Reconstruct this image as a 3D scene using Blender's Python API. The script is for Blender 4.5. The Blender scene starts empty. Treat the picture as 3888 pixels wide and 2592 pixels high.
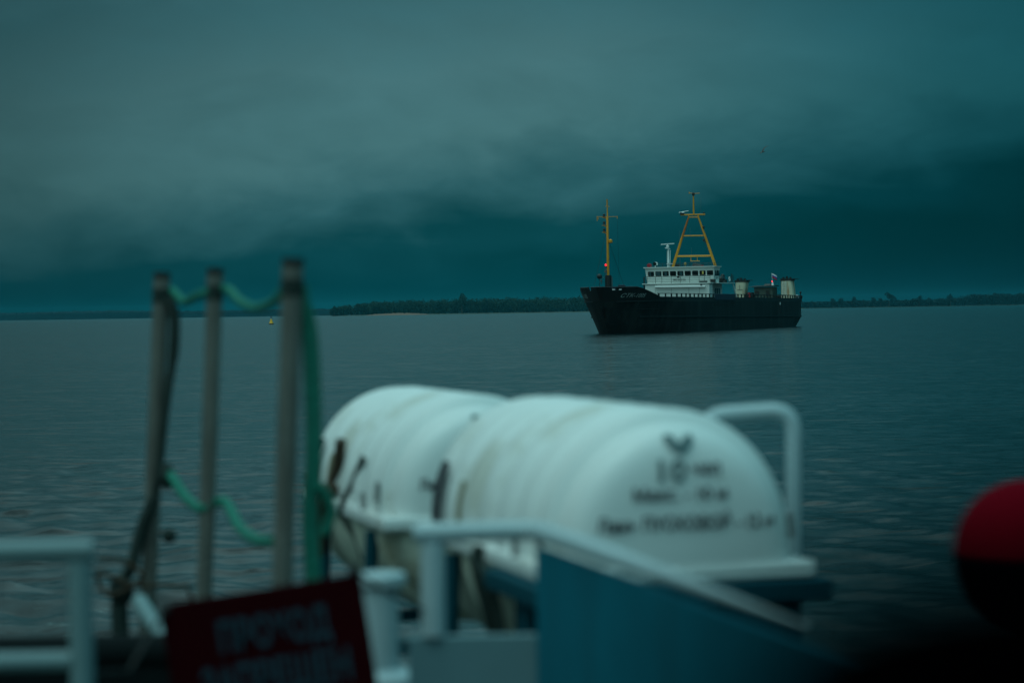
import bpy, bmesh, math, random
import numpy as np
from mathutils import Vector, Matrix

# ------------------------------------------------------------------ camera, sky, sun
scene = bpy.context.scene
col = scene.collection
scene.view_settings.view_transform = 'Standard'
scene.view_settings.look = 'None'
scene.view_settings.exposure = -0.1
scene.view_settings.gamma = 1.0
scene.cycles.use_denoising = True
scene.cycles.volume_bounces = 1
scene.cycles.max_bounces = 6
scene.cycles.sample_clamp_indirect = 3.0

CAM_H = 3.0
PITCH = 0.0130260
ROLL = math.radians(.888)
cam = bpy.data.cameras.new('camera')
cam.lens = 50; cam.sensor_width = 22.2; cam.sensor_fit = 'HORIZONTAL'
cam.clip_start = .05; cam.clip_end = 60000
cam.dof.use_dof = True; cam.dof.focus_distance = 300; cam.dof.aperture_fstop = 1.65
cam_ob = bpy.data.objects.new('camera', cam); col.objects.link(cam_ob)
_f = Vector((0, math.cos(PITCH), -math.sin(PITCH))); _u = Vector((0, math.sin(PITCH), math.cos(PITCH))); _r = Vector((1, 0, 0))
_r2 = _r * math.cos(ROLL) - _u * math.sin(ROLL); _u2 = _u * math.cos(ROLL) + _r * math.sin(ROLL)
cam_ob.matrix_world = Matrix(((_r2.x, _u2.x, -_f.x, 0), (_r2.y, _u2.y, -_f.y, 0), (_r2.z, _u2.z, -_f.z, CAM_H), (0, 0, 0, 1)))
scene.camera = cam_ob


def N(nt, kind, **kw):
    n = nt.nodes.new(kind)
    for k, v in kw.items():
        if k == 'inp':
            for kk, vv in v.items():
                n.inputs[kk].default_value = vv
        else:
            setattr(n, k, v)
    return n


def math_node(nt, op, a, b=None, clamp=False):
    n = nt.nodes.new('ShaderNodeMath'); n.operation = op; n.use_clamp = clamp
    for i, v in enumerate((a, b)):
        if v is None: continue
        if isinstance(v, (int, float)): n.inputs[i].default_value = v
        else: nt.links.new(v, n.inputs[i])
    return n.outputs[0]


def map_range(nt, v, a, b, c, d, smooth=False):
    n = nt.nodes.new('ShaderNodeMapRange')
    n.interpolation_type = 'SMOOTHSTEP' if smooth else 'LINEAR'
    nt.links.new(v, n.inputs['Value'])
    for k, x in zip(('From Min', 'From Max', 'To Min', 'To Max'), (a, b, c, d)): n.inputs[k].default_value = x
    return n.outputs[0]


SUN_EL, SUN_AZ = math.radians(66), math.radians(228)     # behind the camera, to the left; azimuth from +Y clockwise
world = bpy.data.worlds.new('World'); scene.world = world; world.use_nodes = True
nt = world.node_tree; nt.nodes.clear()
wo = N(nt, 'ShaderNodeOutputWorld'); bg = N(nt, 'ShaderNodeBackground'); nt.links.new(bg.outputs[0], wo.inputs[0])
tc = N(nt, 'ShaderNodeTexCoord'); sep = N(nt, 'ShaderNodeSeparateXYZ'); nt.links.new(tc.outputs['Generated'], sep.inputs[0])
X, Y, Z = sep.outputs
xc = map_range(nt, X, -.3, .3, -.3, .3)
mp = N(nt, 'ShaderNodeMapping'); mp.inputs['Scale'].default_value = (4, 4, 12); mp.inputs['Rotation'].default_value = (0, math.radians(-8), 0)
nt.links.new(tc.outputs['Generated'], mp.inputs[0])
n1 = N(nt, 'ShaderNodeTexNoise', inp={'Scale': 1.6, 'Detail': 5.0, 'Roughness': .5, 'Distortion': .4}); nt.links.new(mp.outputs[0], n1.inputs['Vector'])
mp2 = N(nt, 'ShaderNodeMapping'); mp2.inputs['Scale'].default_value = (9, 9, 24); mp2.inputs['Rotation'].default_value = (0, math.radians(-20), 0)
nt.links.new(tc.outputs['Generated'], mp2.inputs[0])
n2 = N(nt, 'ShaderNodeTexNoise', inp={'Scale': 1.0, 'Detail': 6.0, 'Roughness': .55, 'Distortion': .6}); nt.links.new(mp2.outputs[0], n2.inputs['Vector'])
c1 = math_node(nt, 'SUBTRACT', n1.outputs[0], .5); c2 = math_node(nt, 'SUBTRACT', n2.outputs[0], .5)
e = math_node(nt, 'SUBTRACT', Z, math_node(nt, 'MULTIPLY', xc, .085))
e = math_node(nt, 'ADD', e, math_node(nt, 'MULTIPLY', c1, .055))
mp3 = N(nt, 'ShaderNodeMapping'); mp3.inputs['Scale'].default_value = (26, 26, 48); mp3.inputs['Rotation'].default_value = (0, math.radians(-24), 0)
nt.links.new(tc.outputs['Generated'], mp3.inputs[0])
n3 = N(nt, 'ShaderNodeTexNoise', inp={'Scale': 1.0, 'Detail': 5.0, 'Roughness': .5, 'Distortion': .8}); nt.links.new(mp3.outputs[0], n3.inputs['Vector'])
c3 = math_node(nt, 'SUBTRACT', n3.outputs[0], .5)
e = math_node(nt, 'ADD', e, math_node(nt, 'MULTIPLY', c2, .026))
e = math_node(nt, 'ADD', e, math_node(nt, 'MULTIPLY', c3, .014))
e = math_node(nt, 'MAXIMUM', e, 0.0)
es = math_node(nt, 'POWER', e, .5)          # spread the low sky over the ramp
ramp = N(nt, 'ShaderNodeValToRGB'); nt.links.new(es, ramp.inputs[0])
stops = [(0.0, (.001, .043, .055)), (.020, (.000, .038, .050)), (.040, (.003, .052, .068)), (.058, (.026, .105, .125)), (.078, (.060, .165, .182)),
         (.105, (.064, .170, .188)), (.140, (.042, .132, .152)), (.200, (.050, .150, .172)), (.350, (.17, .36, .385)),
         (.600, (.40, .72, .74)), (1.0, (.80, 1.22, 1.22))]
el = ramp.color_ramp.elements
while len(el) < len(stops): el.new(.5)
for k, (p, c) in enumerate(stops):
    el[k].position = math.sqrt(p); el[k].color = c + (1,)
side = map_range(nt, X, .0, .27, 1.0, .46, True)
tex = math_node(nt, 'ADD', 1.0, math_node(nt, 'ADD', math_node(nt, 'ADD', math_node(nt, 'MULTIPLY', c2, .40), math_node(nt, 'MULTIPLY', c3, .22)), math_node(nt, 'MULTIPLY', c1, .35)))
left_ = map_range(nt, X, -.26, -.06, .55, 1.0, True)
fac = math_node(nt, 'MULTIPLY', math_node(nt, 'MULTIPLY', side, left_), tex)
tint = N(nt, 'ShaderNodeMix', data_type='RGBA'); nt.links.new(map_range(nt, X, .0, .24, 0, 1, True), tint.inputs[0])
tint.inputs[6].default_value = (1, 1, 1, 1); tint.inputs[7].default_value = (.28, .87, 1.0, 1)
rt_ = N(nt, 'ShaderNodeVectorMath', operation='MULTIPLY'); nt.links.new(ramp.outputs[0], rt_.inputs[0]); nt.links.new(tint.outputs[2], rt_.inputs[1])
mul = N(nt, 'ShaderNodeVectorMath', operation='SCALE'); nt.links.new(rt_.outputs[0], mul.inputs[0]); nt.links.new(fac, mul.inputs['Scale'])
# the brighter half of the overcast is behind the camera
back = math_node(nt, 'MULTIPLY', map_range(nt, Y, .1, -.7, 0, 1, True), map_range(nt, Z, .0, .35, .15, 1, True))
bk = N(nt, 'ShaderNodeVectorMath', operation='SCALE'); bk.inputs[0].default_value = (.15, .27, .27); nt.links.new(back, bk.inputs['Scale'])
sky = N(nt, 'ShaderNodeTexSky'); sky.sky_type = 'NISHITA'; sky.sun_disc = False
sky.sun_elevation = math.radians(3); sky.sun_rotation = SUN_AZ
sk = N(nt, 'ShaderNodeVectorMath', operation='MULTIPLY'); nt.links.new(sky.outputs[0], sk.inputs[0]); sk.inputs[1].default_value = (.0, .004, .006)
a1 = N(nt, 'ShaderNodeVectorMath', operation='ADD'); nt.links.new(mul.outputs[0], a1.inputs[0]); nt.links.new(bk.outputs[0], a1.inputs[1])
a2 = N(nt, 'ShaderNodeVectorMath', operation='ADD'); nt.links.new(a1.outputs[0], a2.inputs[0]); nt.links.new(sk.outputs[0], a2.inputs[1])
nt.links.new(a2.outputs[0], bg.inputs[0]); bg.inputs[1].default_value = 1.0

sun = bpy.data.lights.new('sun', 'SUN'); sun.energy = .60; sun.angle = math.radians(35); sun.color = (.62, 1.0, .98)
sun_ob = bpy.data.objects.new('sun', sun); col.objects.link(sun_ob)
_d = Vector((math.sin(SUN_AZ) * math.cos(SUN_EL), math.cos(SUN_AZ) * math.cos(SUN_EL), math.sin(SUN_EL)))
sun_ob.rotation_euler = _d.to_track_quat('Z', 'Y').to_euler()
sun_ob.location = (0, -20, 40)


# ------------------------------------------------------------------ helpers
def mat(name, base, rough=.6, var=.25, scale=6, metal=0.0, bump=.0, streak=None, stain=None, emit=None, spec=.5, coords='Object'):
    m = bpy.data.materials.new(name); m.use_nodes = True
    nt = m.node_tree; b = nt.nodes['Principled BSDF']
    tc = N(nt, 'ShaderNodeTexCoord')
    n = N(nt, 'ShaderNodeTexNoise', inp={'Scale': scale, 'Detail': 6.0, 'Roughness': .6})
    nt.links.new(tc.outputs[coords], n.inputs['Vector'])
    mx = N(nt, 'ShaderNodeMix', data_type='RGBA')
    nt.links.new(n.outputs[0], mx.inputs[0])
    mx.inputs[6].default_value = tuple(c * (1 - var) for c in base) + (1,)
    mx.inputs[7].default_value = tuple(min(1, c * (1 + var)) for c in base) + (1,)
    out = mx.outputs[2]
    if stain or streak:
        cst = stain or streak
        mpn = N(nt, 'ShaderNodeMapping'); mpn.inputs['Scale'].default_value = (cst[1], cst[1], cst[1] * (.12 if streak else 1))
        nt.links.new(tc.outputs[coords], mpn.inputs[0])
        n2 = N(nt, 'ShaderNodeTexNoise', inp={'Scale': 1.0, 'Detail': 5.0, 'Roughness': .65}); nt.links.new(mpn.outputs[0], n2.inputs['Vector'])
        f = map_range(nt, n2.outputs[0], cst[2], cst[2] + .14, 0, cst[3], True)
        mx2 = N(nt, 'ShaderNodeMix', data_type='RGBA'); nt.links.new(f, mx2.inputs[0]); nt.links.new(out, mx2.inputs[6])
        mx2.inputs[7].default_value = tuple(cst[0]) + (1,)
        out = mx2.outputs[2]
    nt.links.new(out, b.inputs['Base Color'])
    b.inputs['Roughness'].default_value = rough; b.inputs['Metallic'].default_value = metal
    b.inputs['Specular IOR Level'].default_value = spec
    if bump:
        bp = N(nt, 'ShaderNodeBump', inp={'Strength': bump, 'Distance': .02}); nt.links.new(n.outputs[0], bp.inputs['Height'])
        nt.links.new(bp.outputs[0], b.inputs['Normal'])
    if emit:
        b.inputs['Emission Color'].default_value = tuple(emit[0]) + (1,); b.inputs['Emission Strength'].default_value = emit[1]
    return m


def tag(o, label=None, cat=None, group=None, kind=None):
    if label: o['label'] = label
    if cat: o['category'] = cat
    if group: o['group'] = group
    if kind: o['kind'] = kind
    return o


def empty(name, loc=(0, 0, 0), rz=0.0):
    o = bpy.data.objects.new(name, None); col.objects.link(o); o.location = loc; o.rotation_euler = (0, 0, rz)
    o.empty_display_size = .2
    return o


class MB:
    """collects simple shapes and links them as one mesh object"""
    def __init__(self): self.v = []; self.f = []

    def add(self, vs, fs):
        b = len(self.v); self.v += [tuple(p) for p in vs]; self.f += [tuple(b + i for i in f) for f in fs]
        return self

    def box(self, a, b, taper=None):
        (x0, y0, z0), (x1, y1, z1) = a, b
        t = taper or (0, 0)
        vs = [(x0, y0, z0), (x1, y0, z0), (x1, y1, z0), (x0, y1, z0), (x0 + t[0], y0 + t[1], z1), (x1 - t[0], y0 + t[1], z1), (x1 - t[0], y1 - t[1], z1), (x0 + t[0], y1 - t[1], z1)]
        return self.add(vs, [(0, 3, 2, 1), (4, 5, 6, 7), (0, 1, 5, 4), (1, 2, 6, 5), (2, 3, 7, 6), (3, 0, 4, 7)])

    def tube(self, pts, r, n=10, cap=True):
        pts = [Vector(p) for p in pts]; rs = r if isinstance(r, (list, tuple)) else [r] * len(pts)
        vs, fs = [], []; prev = None
        for i, p in enumerate(pts):
            d = (pts[min(i + 1, len(pts) - 1)] - pts[max(i - 1, 0)]).normalized()
            if prev is None:
                a = Vector((0, 0, 1)) if abs(d.z) < .9 else Vector((1, 0, 0))
                s = d.cross(a).normalized()
            else:
                s = (prev - d * prev.dot(d)).normalized()
            prev = s; t = d.cross(s)
            for k in range(n):
                an = 2 * math.pi * k / n
                vs.append(p + (s * math.cos(an) + t * math.sin(an)) * rs[i])
        for i in range(len(pts) - 1):
            for k in range(n):
                k2 = (k + 1) % n
                fs.append((i * n + k, i * n + k2, (i + 1) * n + k2, (i + 1) * n + k))
        if cap:
            fs.append(tuple(range(n))[::-1]); fs.append(tuple((len(pts) - 1) * n + k for k in range(n)))
        return self.add(vs, fs)

    def lathe(self, prof, c=(0, 0, 0), n=24, axis='z'):
        vs, fs = [], []
        for (r, z) in prof:
            for k in range(n):
                a = 2 * math.pi * k / n
                p = (r * math.cos(a), r * math.sin(a), z)
                if axis == 'y': p = (p[0], z, p[1])
                if axis == 'x': p = (z, p[0], p[1])
                vs.append((c[0] + p[0], c[1] + p[1], c[2] + p[2]))
        for i in range(len(prof) - 1):
            for k in range(n):
                k2 = (k + 1) % n; fs.append((i * n + k, i * n + k2, (i + 1) * n + k2, (i + 1) * n + k))
        fs.append(tuple(range(n))[::-1]); fs.append(tuple((len(prof) - 1) * n + k for k in range(n)))
        return self.add(vs, fs)

    def sphere(self, c, r, n=20, m=12, sq=(1, 1, 1)):
        prof = [(max(1e-4, math.sin(math.pi * i / m)), -math.cos(math.pi * i / m)) for i in range(m + 1)]
        b = len(self.v); self.lathe(prof, n=n)
        for i in range(b, len(self.v)):
            p = self.v[i]; self.v[i] = (c[0] + p[0] * r * sq[0], c[1] + p[1] * r * sq[1], c[2] + p[2] * r * sq[2])
        return self

    def build(self, name, m, parent=None, smooth=False, bevel=0, loc=None):
        me = bpy.data.meshes.new(name); me.from_pydata(self.v, [], self.f)
        bm = bmesh.new(); bm.from_mesh(me)
        bmesh.ops.recalc_face_normals(bm, faces=bm.faces); bm.to_mesh(me); bm.free()
        o = bpy.data.objects.new(name, me); col.objects.link(o)
        if isinstance(m, (list, tuple)):
            for x in m: me.materials.append(x)
        elif m: me.materials.append(m)
        if parent: o.parent = parent
        if loc: o.location = loc
        if smooth:
            for p in me.polygons: p.use_smooth = True
            if smooth != 'all':
                me.set_sharp_from_angle(angle=math.radians(50))
        if bevel:
            md = o.modifiers.new('bevel', 'BEVEL'); md.width = bevel; md.segments = 2; md.limit_method = 'ANGLE'
        return o


def spline(pts, n=8):
    """Catmull-Rom through the points"""
    P = [Vector(p) for p in pts]; P = [P[0] * 2 - P[1]] + P + [P[-1] * 2 - P[-2]]; out = []
    for i in range(1, len(P) - 2):
        for k in range(n):
            t = k / n; a, b, c, d = P[i - 1], P[i], P[i + 1], P[i + 2]
            out.append(.5 * ((2 * b) + (c - a) * t + (2 * a - 5 * b + 4 * c - d) * t * t + (3 * b - a - 3 * c + d) * t ** 3))
    out.append(P[-2]); return out


def rounded(pts, r, n=6):
    """polyline with rounded corners"""
    P = [Vector(p) for p in pts]; out = [P[0]]
    for i in range(1, len(P) - 1):
        a = (P[i - 1] - P[i]); b = (P[i + 1] - P[i]); rr = min(r, a.length * .45, b.length * .45)
        p0 = P[i] + a.normalized() * rr; p1 = P[i] + b.normalized() * rr
        for k in range(n + 1):
            t = k / n; out.append((1 - t) ** 2 * p0 + 2 * t * (1 - t) * P[i] + t * t * p1)
    out.append(P[-1]); return out


def text_verts(body, size=1.0, shear=0.0, bold=0.0, width=1.0):
    """outline of the words as triangles: (list of (u, v), faces)"""
    cu = bpy.data.curves.new('t', 'FONT'); cu.body = body; cu.size = size; cu.shear = shear; cu.offset = bold
    cu.align_x = 'CENTER'; cu.resolution_u = 3
    ob = bpy.data.objects.new('t', cu); col.objects.link(ob)
    bpy.context.view_layer.update()
    me = bpy.data.meshes.new_from_object(ob.evaluated_get(bpy.context.evaluated_depsgraph_get()))
    vs = [(v.co.x, v.co.y) for v in me.vertices]; fs = [tuple(p.vertices) for p in me.polygons]
    bpy.data.objects.remove(ob); bpy.data.curves.remove(cu); bpy.data.meshes.remove(me)
    x0 = min(v[0] for v in vs); x1 = max(v[0] for v in vs)
    vs = [((v[0] - (x0 + x1) / 2) * width, v[1]) for v in vs]
    return vs, fs


def lettering(name, rows, fn, m, parent, depth=.004):
    """rows: (body, size, u, v, shear, bold, fit_width); fn maps (u, v, off) to a point on the surface"""
    mb = MB()
    for body, size, u, v, shear, bold, fit in rows:
        vs, fs = text_verts(body, size, shear, bold)
        if fit:
            w = max(p[0] for p in vs) * 2; k = fit / w; vs = [(p[0] * k, p[1]) for p in vs]
        mb.add([fn(u + p[0], v + p[1], depth) for p in vs], fs)
    return mb.build(name, m, parent)


# ------------------------------------------------------------------ water
def make_water():
    def axis(inner, step, grow, far):   # fine cells first, then growing ones
        a = list(np.arange(0, inner, step)); s = step
        while a[-1] < far: s *= grow; a.append(a[-1] + s)
        return np.array(a)
    ax = axis(12, .12, 1.25, 22000); xs = np.concatenate([-ax[:0:-1], ax]) - 1.0
    ay = axis(50, .10, 1.07, 26000) + 11; ys = np.concatenate([[-22000, -4000, -600, -120, -40, -10, 0, 5, 8, 10], ay])
    GX, GY = np.meshgrid(xs, ys)
    rng = np.random.default_rng(4); Zh = np.zeros_like(GX)
    for k in range(46):
        lam = .36 * (3.2 / .36) ** rng.random(); th = math.radians(80) + rng.normal(0, .7)
        kx, ky = math.cos(th) * 2 * math.pi / lam, math.sin(th) * 2 * math.pi / lam
        amp = .0036 * lam ** .75
        ph = GX * kx + GY * ky + rng.random() * 7
        Zh += amp * (1 - np.abs(np.sin(ph / 2))) * 1.6 + amp * np.sin(ph * 1.0 + 1) * .6
    Zh -= Zh.mean()
    fade = np.clip((58 - GY) / 25, 0, 1) * np.clip((GY - 9) / 3, 0, 1) * np.clip((13 - np.abs(GX + 1)) / 3, 0, 1)
    # steeper chop where our own wake leaves the stern, at lower left
    wk = np.exp(-((GX + 4.2 + (GY - 20) * .10) / 2.6) ** 2) * np.clip((34 - GY) / 12, 0, 1)
    Zh = Zh * fade * (1 + .7 * wk)
    nx, ny = len(xs), len(ys)
    vs = np.stack([GX, GY, Zh], -1).reshape(-1, 3)
    i = np.arange(nx * ny).reshape(ny, nx)
    fs = np.stack([i[:-1, :-1], i[:-1, 1:], i[1:, 1:], i[1:, :-1]], -1).reshape(-1, 4)
    me = bpy.data.meshes.new('water'); me.from_pydata(vs.tolist(), [], fs.tolist())
    for p in me.polygons: p.use_smooth = True
    o = bpy.data.objects.new('water', me); col.objects.link(o); tag(o, kind='structure')
    m = bpy.data.materials.new('river_water'); m.use_nodes = True; nt = m.node_tree; b = nt.nodes['Principled BSDF']
    b.inputs['Base Color'].default_value = (.008, .022, .024, 1); b.inputs['Roughness'].default_value = .16; b.inputs['IOR'].default_value = 1.333
    tc = N(nt, 'ShaderNodeTexCoord'); sp = N(nt, 'ShaderNodeSeparateXYZ'); nt.links.new(tc.outputs['Object'], sp.inputs[0])
    px, py = sp.outputs[0], sp.outputs[1]
    # ruffled patch of eddies in front of the anchored ship
    dx = math_node(nt, 'DIVIDE', math_node(nt, 'SUBTRACT', px, 4.2), 3.0); dy = math_node(nt, 'DIVIDE', math_node(nt, 'SUBTRACT', py, 96), 22)
    r2 = math_node(nt, 'ADD', math_node(nt, 'MULTIPLY', dx, dx), math_node(nt, 'MULTIPLY', dy, dy))
    patch = map_range(nt, r2, 0, 1.3, 1, 0, True)
    # slope field: two sizes of ripples plus slow gust bands
    tot = None
    for sc, k, seed in (((2.4, 4.8, 1), .20, 0), ((.9, 2.3, 1), .10, 5), ((.10, .34, 1), .05, 9)):
        mpn = N(nt, 'ShaderNodeMapping'); mpn.inputs['Scale'].default_value = sc; mpn.inputs['Location'].default_value = (seed, seed * 2, seed); mpn.inputs['Rotation'].default_value = (0, 0, .1)
        nt.links.new(tc.outputs['Object'], mpn.inputs[0])
        n = N(nt, 'ShaderNodeTexNoise', inp={'Scale': 1.0, 'Detail': 4.0, 'Roughness': .62}); nt.links.new(mpn.outputs[0], n.inputs['Vector'])
        sb = N(nt, 'ShaderNodeVectorMath', operation='SUBTRACT'); nt.links.new(n.outputs['Color'], sb.inputs[0]); sb.inputs[1].default_value = (.5, .5, .5)
        sc_ = N(nt, 'ShaderNodeVectorMath', operation='SCALE'); nt.links.new(sb.outputs[0], sc_.inputs[0]); sc_.inputs['Scale'].default_value = k * 4.6
        if tot is None: tot = sc_.outputs[0]
        else:
            ad = N(nt, 'ShaderNodeVectorMath', operation='ADD'); nt.links.new(tot, ad.inputs[0]); nt.links.new(sc_.outputs[0], ad.inputs[1]); tot = ad.outputs[0]
    gn = N(nt, 'ShaderNodeTexNoise', inp={'Scale': 1.0, 'Detail': 3.0}); gm = N(nt, 'ShaderNodeMapping'); gm.inputs['Scale'].default_value = (.006, .02, 1)
    nt.links.new(tc.outputs['Object'], gm.inputs[0]); nt.links.new(gm.outputs[0], gn.inputs['Vector'])
    gust = map_range(nt, gn.outputs[0], .3, .7, .75, 1.2)
    amp = math_node(nt, 'MULTIPLY', gust, math_node(nt, 'ADD', 1.0, math_node(nt, 'MULTIPLY', patch, 1.0)))
    near = map_range(nt, py, 18, 130, .34, 1.12)
    amp = math_node(nt, 'MULTIPLY', amp, near)
    s2 = N(nt, 'ShaderNodeVectorMath', operation='SCALE'); nt.links.new(tot, s2.inputs[0]); nt.links.new(amp, s2.inputs['Scale'])
    # short steep wave fronts that show the dark water below
    km = N(nt, 'ShaderNodeMapping'); km.inputs['Scale'].default_value = (.6, 2.1, 1); km.inputs['Rotation'].default_value = (0, 0, -.12); nt.links.new(tc.outputs['Object'], km.inputs[0])
    kn = N(nt, 'ShaderNodeTexNoise', inp={'Scale': 1.0, 'Detail': 3.0, 'Roughness': .6, 'Distortion': .5}); nt.links.new(km.outputs[0], kn.inputs['Vector'])
    steep = math_node(nt, 'MULTIPLY', map_range(nt, kn.outputs[0], .56, .70, 0, 1, True), -.42)
    cb = N(nt, 'ShaderNodeCombineXYZ'); nt.links.new(steep, cb.inputs[1])
    s3 = N(nt, 'ShaderNodeVectorMath', operation='ADD'); nt.links.new(s2.outputs[0], s3.inputs[0]); nt.links.new(cb.outputs[0], s3.inputs[1]); s2 = s3
    fl = N(nt, 'ShaderNodeVectorMath', operation='MULTIPLY'); nt.links.new(s2.outputs[0], fl.inputs[0]); fl.inputs[1].default_value = (.8, 1.0, 0)
    ge = N(nt, 'ShaderNodeNewGeometry')
    ad = N(nt, 'ShaderNodeVectorMath', operation='ADD'); nt.links.new(ge.outputs['Normal'], ad.inputs[0]); nt.links.new(fl.outputs[0], ad.inputs[1])
    nm = N(nt, 'ShaderNodeVectorMath', operation='NORMALIZE'); nt.links.new(ad.outputs[0], nm.inputs[0])
    nt.links.new(nm.outputs[0], b.inputs['Normal'])
    # foam streaks of the wake
    fm = N(nt, 'ShaderNodeMapping'); fm.inputs['Scale'].default_value = (1.0, 2.6, 1); nt.links.new(tc.outputs['Object'], fm.inputs[0])
    fn_ = N(nt, 'ShaderNodeTexNoise', inp={'Scale': 1.0, 'Detail': 8.0, 'Roughness': .72, 'Distortion': .8}); nt.links.new(fm.outputs[0], fn_.inputs['Vector'])
    wx = math_node(nt, 'DIVIDE', math_node(nt, 'ADD', math_node(nt, 'ADD', px, 4.2), math_node(nt, 'MULTIPLY', math_node(nt, 'SUBTRACT', py, 20), .10)), 2.4)
    wm = math_node(nt, 'MULTIPLY', map_range(nt, math_node(nt, 'MULTIPLY', wx, wx), 0, 1.4, 1, 0, True), map_range(nt, py, 24, 38, 1, 0, True))
    foam = math_node(nt, 'MULTIPLY', map_range(nt, math_node(nt, 'ADD', fn_.outputs[0], math_node(nt, 'MULTIPLY', wm, .12)), .68, .80, 0, .28, True), wm)
    mx = N(nt, 'ShaderNodeMix', data_type='RGBA'); nt.links.new(foam, mx.inputs[0]); mx.inputs[6].default_value = (.008, .022, .024, 1); mx.inputs[7].default_value = (.22, .31, .31, 1)
    nt.links.new(mx.outputs[2], b.inputs['Base Color'])
    rr = math_node(nt, 'ADD', .16, math_node(nt, 'MULTIPLY', foam, .5)); nt.links.new(rr, b.inputs['Roughness'])
    me.materials.append(m)


make_water()

# ------------------------------------------------------------------ shores and woods
M = {}
M['leaf_island'] = mat('leaf_island', (.016, .040, .022), .8, .7, .09, coords='Object', spec=.1)
M['leaf_shore'] = mat('leaf_shore', (.010, .024, .022), .8, .5, .06, spec=.1)
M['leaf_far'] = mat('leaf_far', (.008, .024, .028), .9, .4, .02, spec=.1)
M['bark'] = mat('bark', (.07, .06, .045), .9, .3, 1.0)
M['soil'] = mat('soil', (.06, .065, .04), .9, .3, .05)
M['sand'] = mat('sand', (.19, .10, .062), .9, .2, .2)


def clumps(rng, mb, c, rad, n, size):
    """leafy facets spread through an ellipsoid"""
    for _ in range(n):
        d = rng.normal(size=3); d /= np.linalg.norm(d); rr = rng.random() ** .35
        p = np.array(c) + d * np.array(rad) * rr
        a = rng.normal(size=3); a /= np.linalg.norm(a); b = np.cross(a, rng.normal(size=3)); b /= np.linalg.norm(b)
        s = size * (.5 + rng.random()); q = [p + a * s, p + b * s * .8, p - a * s * .9, p - b * s * .7]
        mb.add(q, [(0, 1, 2, 3)])


def crown(rng, mb, x, y, h, w, n, size, low=.15, lobes=5):
    for k in range(lobes):
        f = (k + .5) / lobes; zz = h * (low + (1 - low) * (.25 + .62 * f)); rw = w * (.62 + .34 * math.sin(math.pi * (.15 + .7 * f))) * (.7 + .3 * rng.random())
        clumps(rng, mb, (x + rng.normal(0, w * .22), y + rng.normal(0, w * .25), zz), (rw, rw, h * .20), n // lobes, size)


def forest(name, m, region, n, hfun, size, leafs, seed, wratio=.30):
    rng = np.random.default_rng(seed); mb = MB()
    for _ in range(n):
        x, y = region(rng); h = hfun(x, y) * (.78 + .30 * rng.random())
        crown(rng, mb, x, y, h, h * wratio * (.8 + .5 * rng.random()), leafs, size, low=-.1)
    o = mb.build(name, m); tag(o, kind='stuff'); return o


def island_h(x, y):
    return float(np.interp(x, [-282, -262, -215, -150, 0, 120, 600, 800], [10, 16, 21.5, 23, 24.5, 25, 25, 22]))


MB().add([(-284, 3560, .3), (-240, 3520, .9), (440, 3500, .9), (440, 4050, .9), (-200, 4050, .9), (-286, 3700, .3), (-300, 3560, -1), (-250, 3500, -1), (450, 3480, -1), (450, 4070, -1), (-210, 4070, -1), (-305, 3700, -1)],
         [(0, 1, 2, 3, 4, 5)] + [(i, (i + 1) % 6, 6 + (i + 1) % 6, 6 + i) for i in range(6)]).build('island_ground', M['soil'])['kind'] = 'structure'
isl = forest('island_woodland', M['leaf_island'], lambda r: (-276 + 700 * r.random() ** 1.15, 3545 + 130 * r.random() ** 1.5), 560, island_h, 1.15, 170, 1, .36)
tag(isl, 'dense dark green woodland covering the low island left of the ship', 'woodland')
# sandy bank at the island's edge
mb = MB(); nx_ = 40; vs = []; rs = random.Random(3)
for j in range(6):
    for i in range(nx_ + 1):
        x = -222 + 98 * i / nx_; y = 3470 + 12 * j
        vs.append((x, y, (0, .9, 2.2, 3.3, 3.0, .5)[j] * math.sin(math.pi * min(1, max(0, (i + .2) / (nx_ + .4)))) ** .55 * (.75 + .45 * rs.random()) - .3))
mb.add(vs, [(j * (nx_ + 1) + i, j * (nx_ + 1) + i + 1, (j + 1) * (nx_ + 1) + i + 1, (j + 1) * (nx_ + 1) + i) for j in range(5) for i in range(nx_)])
mb.build('sand_beach', M['sand'], smooth='all')['kind'] = 'structure'


def tree_thing(name, label, x, y, h, w, leafm, seed, group=None, n=260, size=1.2, low=.2, lobes=5, boxy=False):
    rng = np.random.default_rng(seed); root = empty(name, (x, y, .6)); tag(root, label, 'tree', group)
    mb = MB(); mb.tube([(0, 0, -.5), (rng.normal(0, .3), 0, h * .4), (rng.normal(0, .5), 0, h * .9)], [h * .025, h * .018, h * .005], 7)
    for k in range(5):
        a = k * 1.3 + seed; z0 = h * (.3 + .1 * k); mb.tube([(0, 0, z0), (math.cos(a) * w * .7, math.sin(a) * w * .7, z0 + h * .16)], [h * .009, h * .003], 6)
    mb.build('trunk', M['bark'], root, True)
    mb = MB()
    if boxy:
        for k in range(10): clumps(rng, mb, (rng.normal(0, w * .40), rng.normal(0, w * .4), h * (.48 + .44 * rng.random())), (w * .60, w * .6, h * .12), n // 10, size)
    else: crown(rng, mb, 0, 0, h, w, n, size, low, lobes)
    mb.build('crown', leafm, root)
    return root


tree_thing('conifer_tree', 'taller pointed tree rising above the island woodland canopy', -76, 3538, 29.5, 7.0, M['leaf_island'], 21, n=520, size=1.1, lobes=7)
tree_thing('shrub_tree', 'small upright tree standing alone at the island woodland\'s left tip', -272, 3540, 15.5, 3.2, M['leaf_island'], 33, n=220, size=.8)

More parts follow.
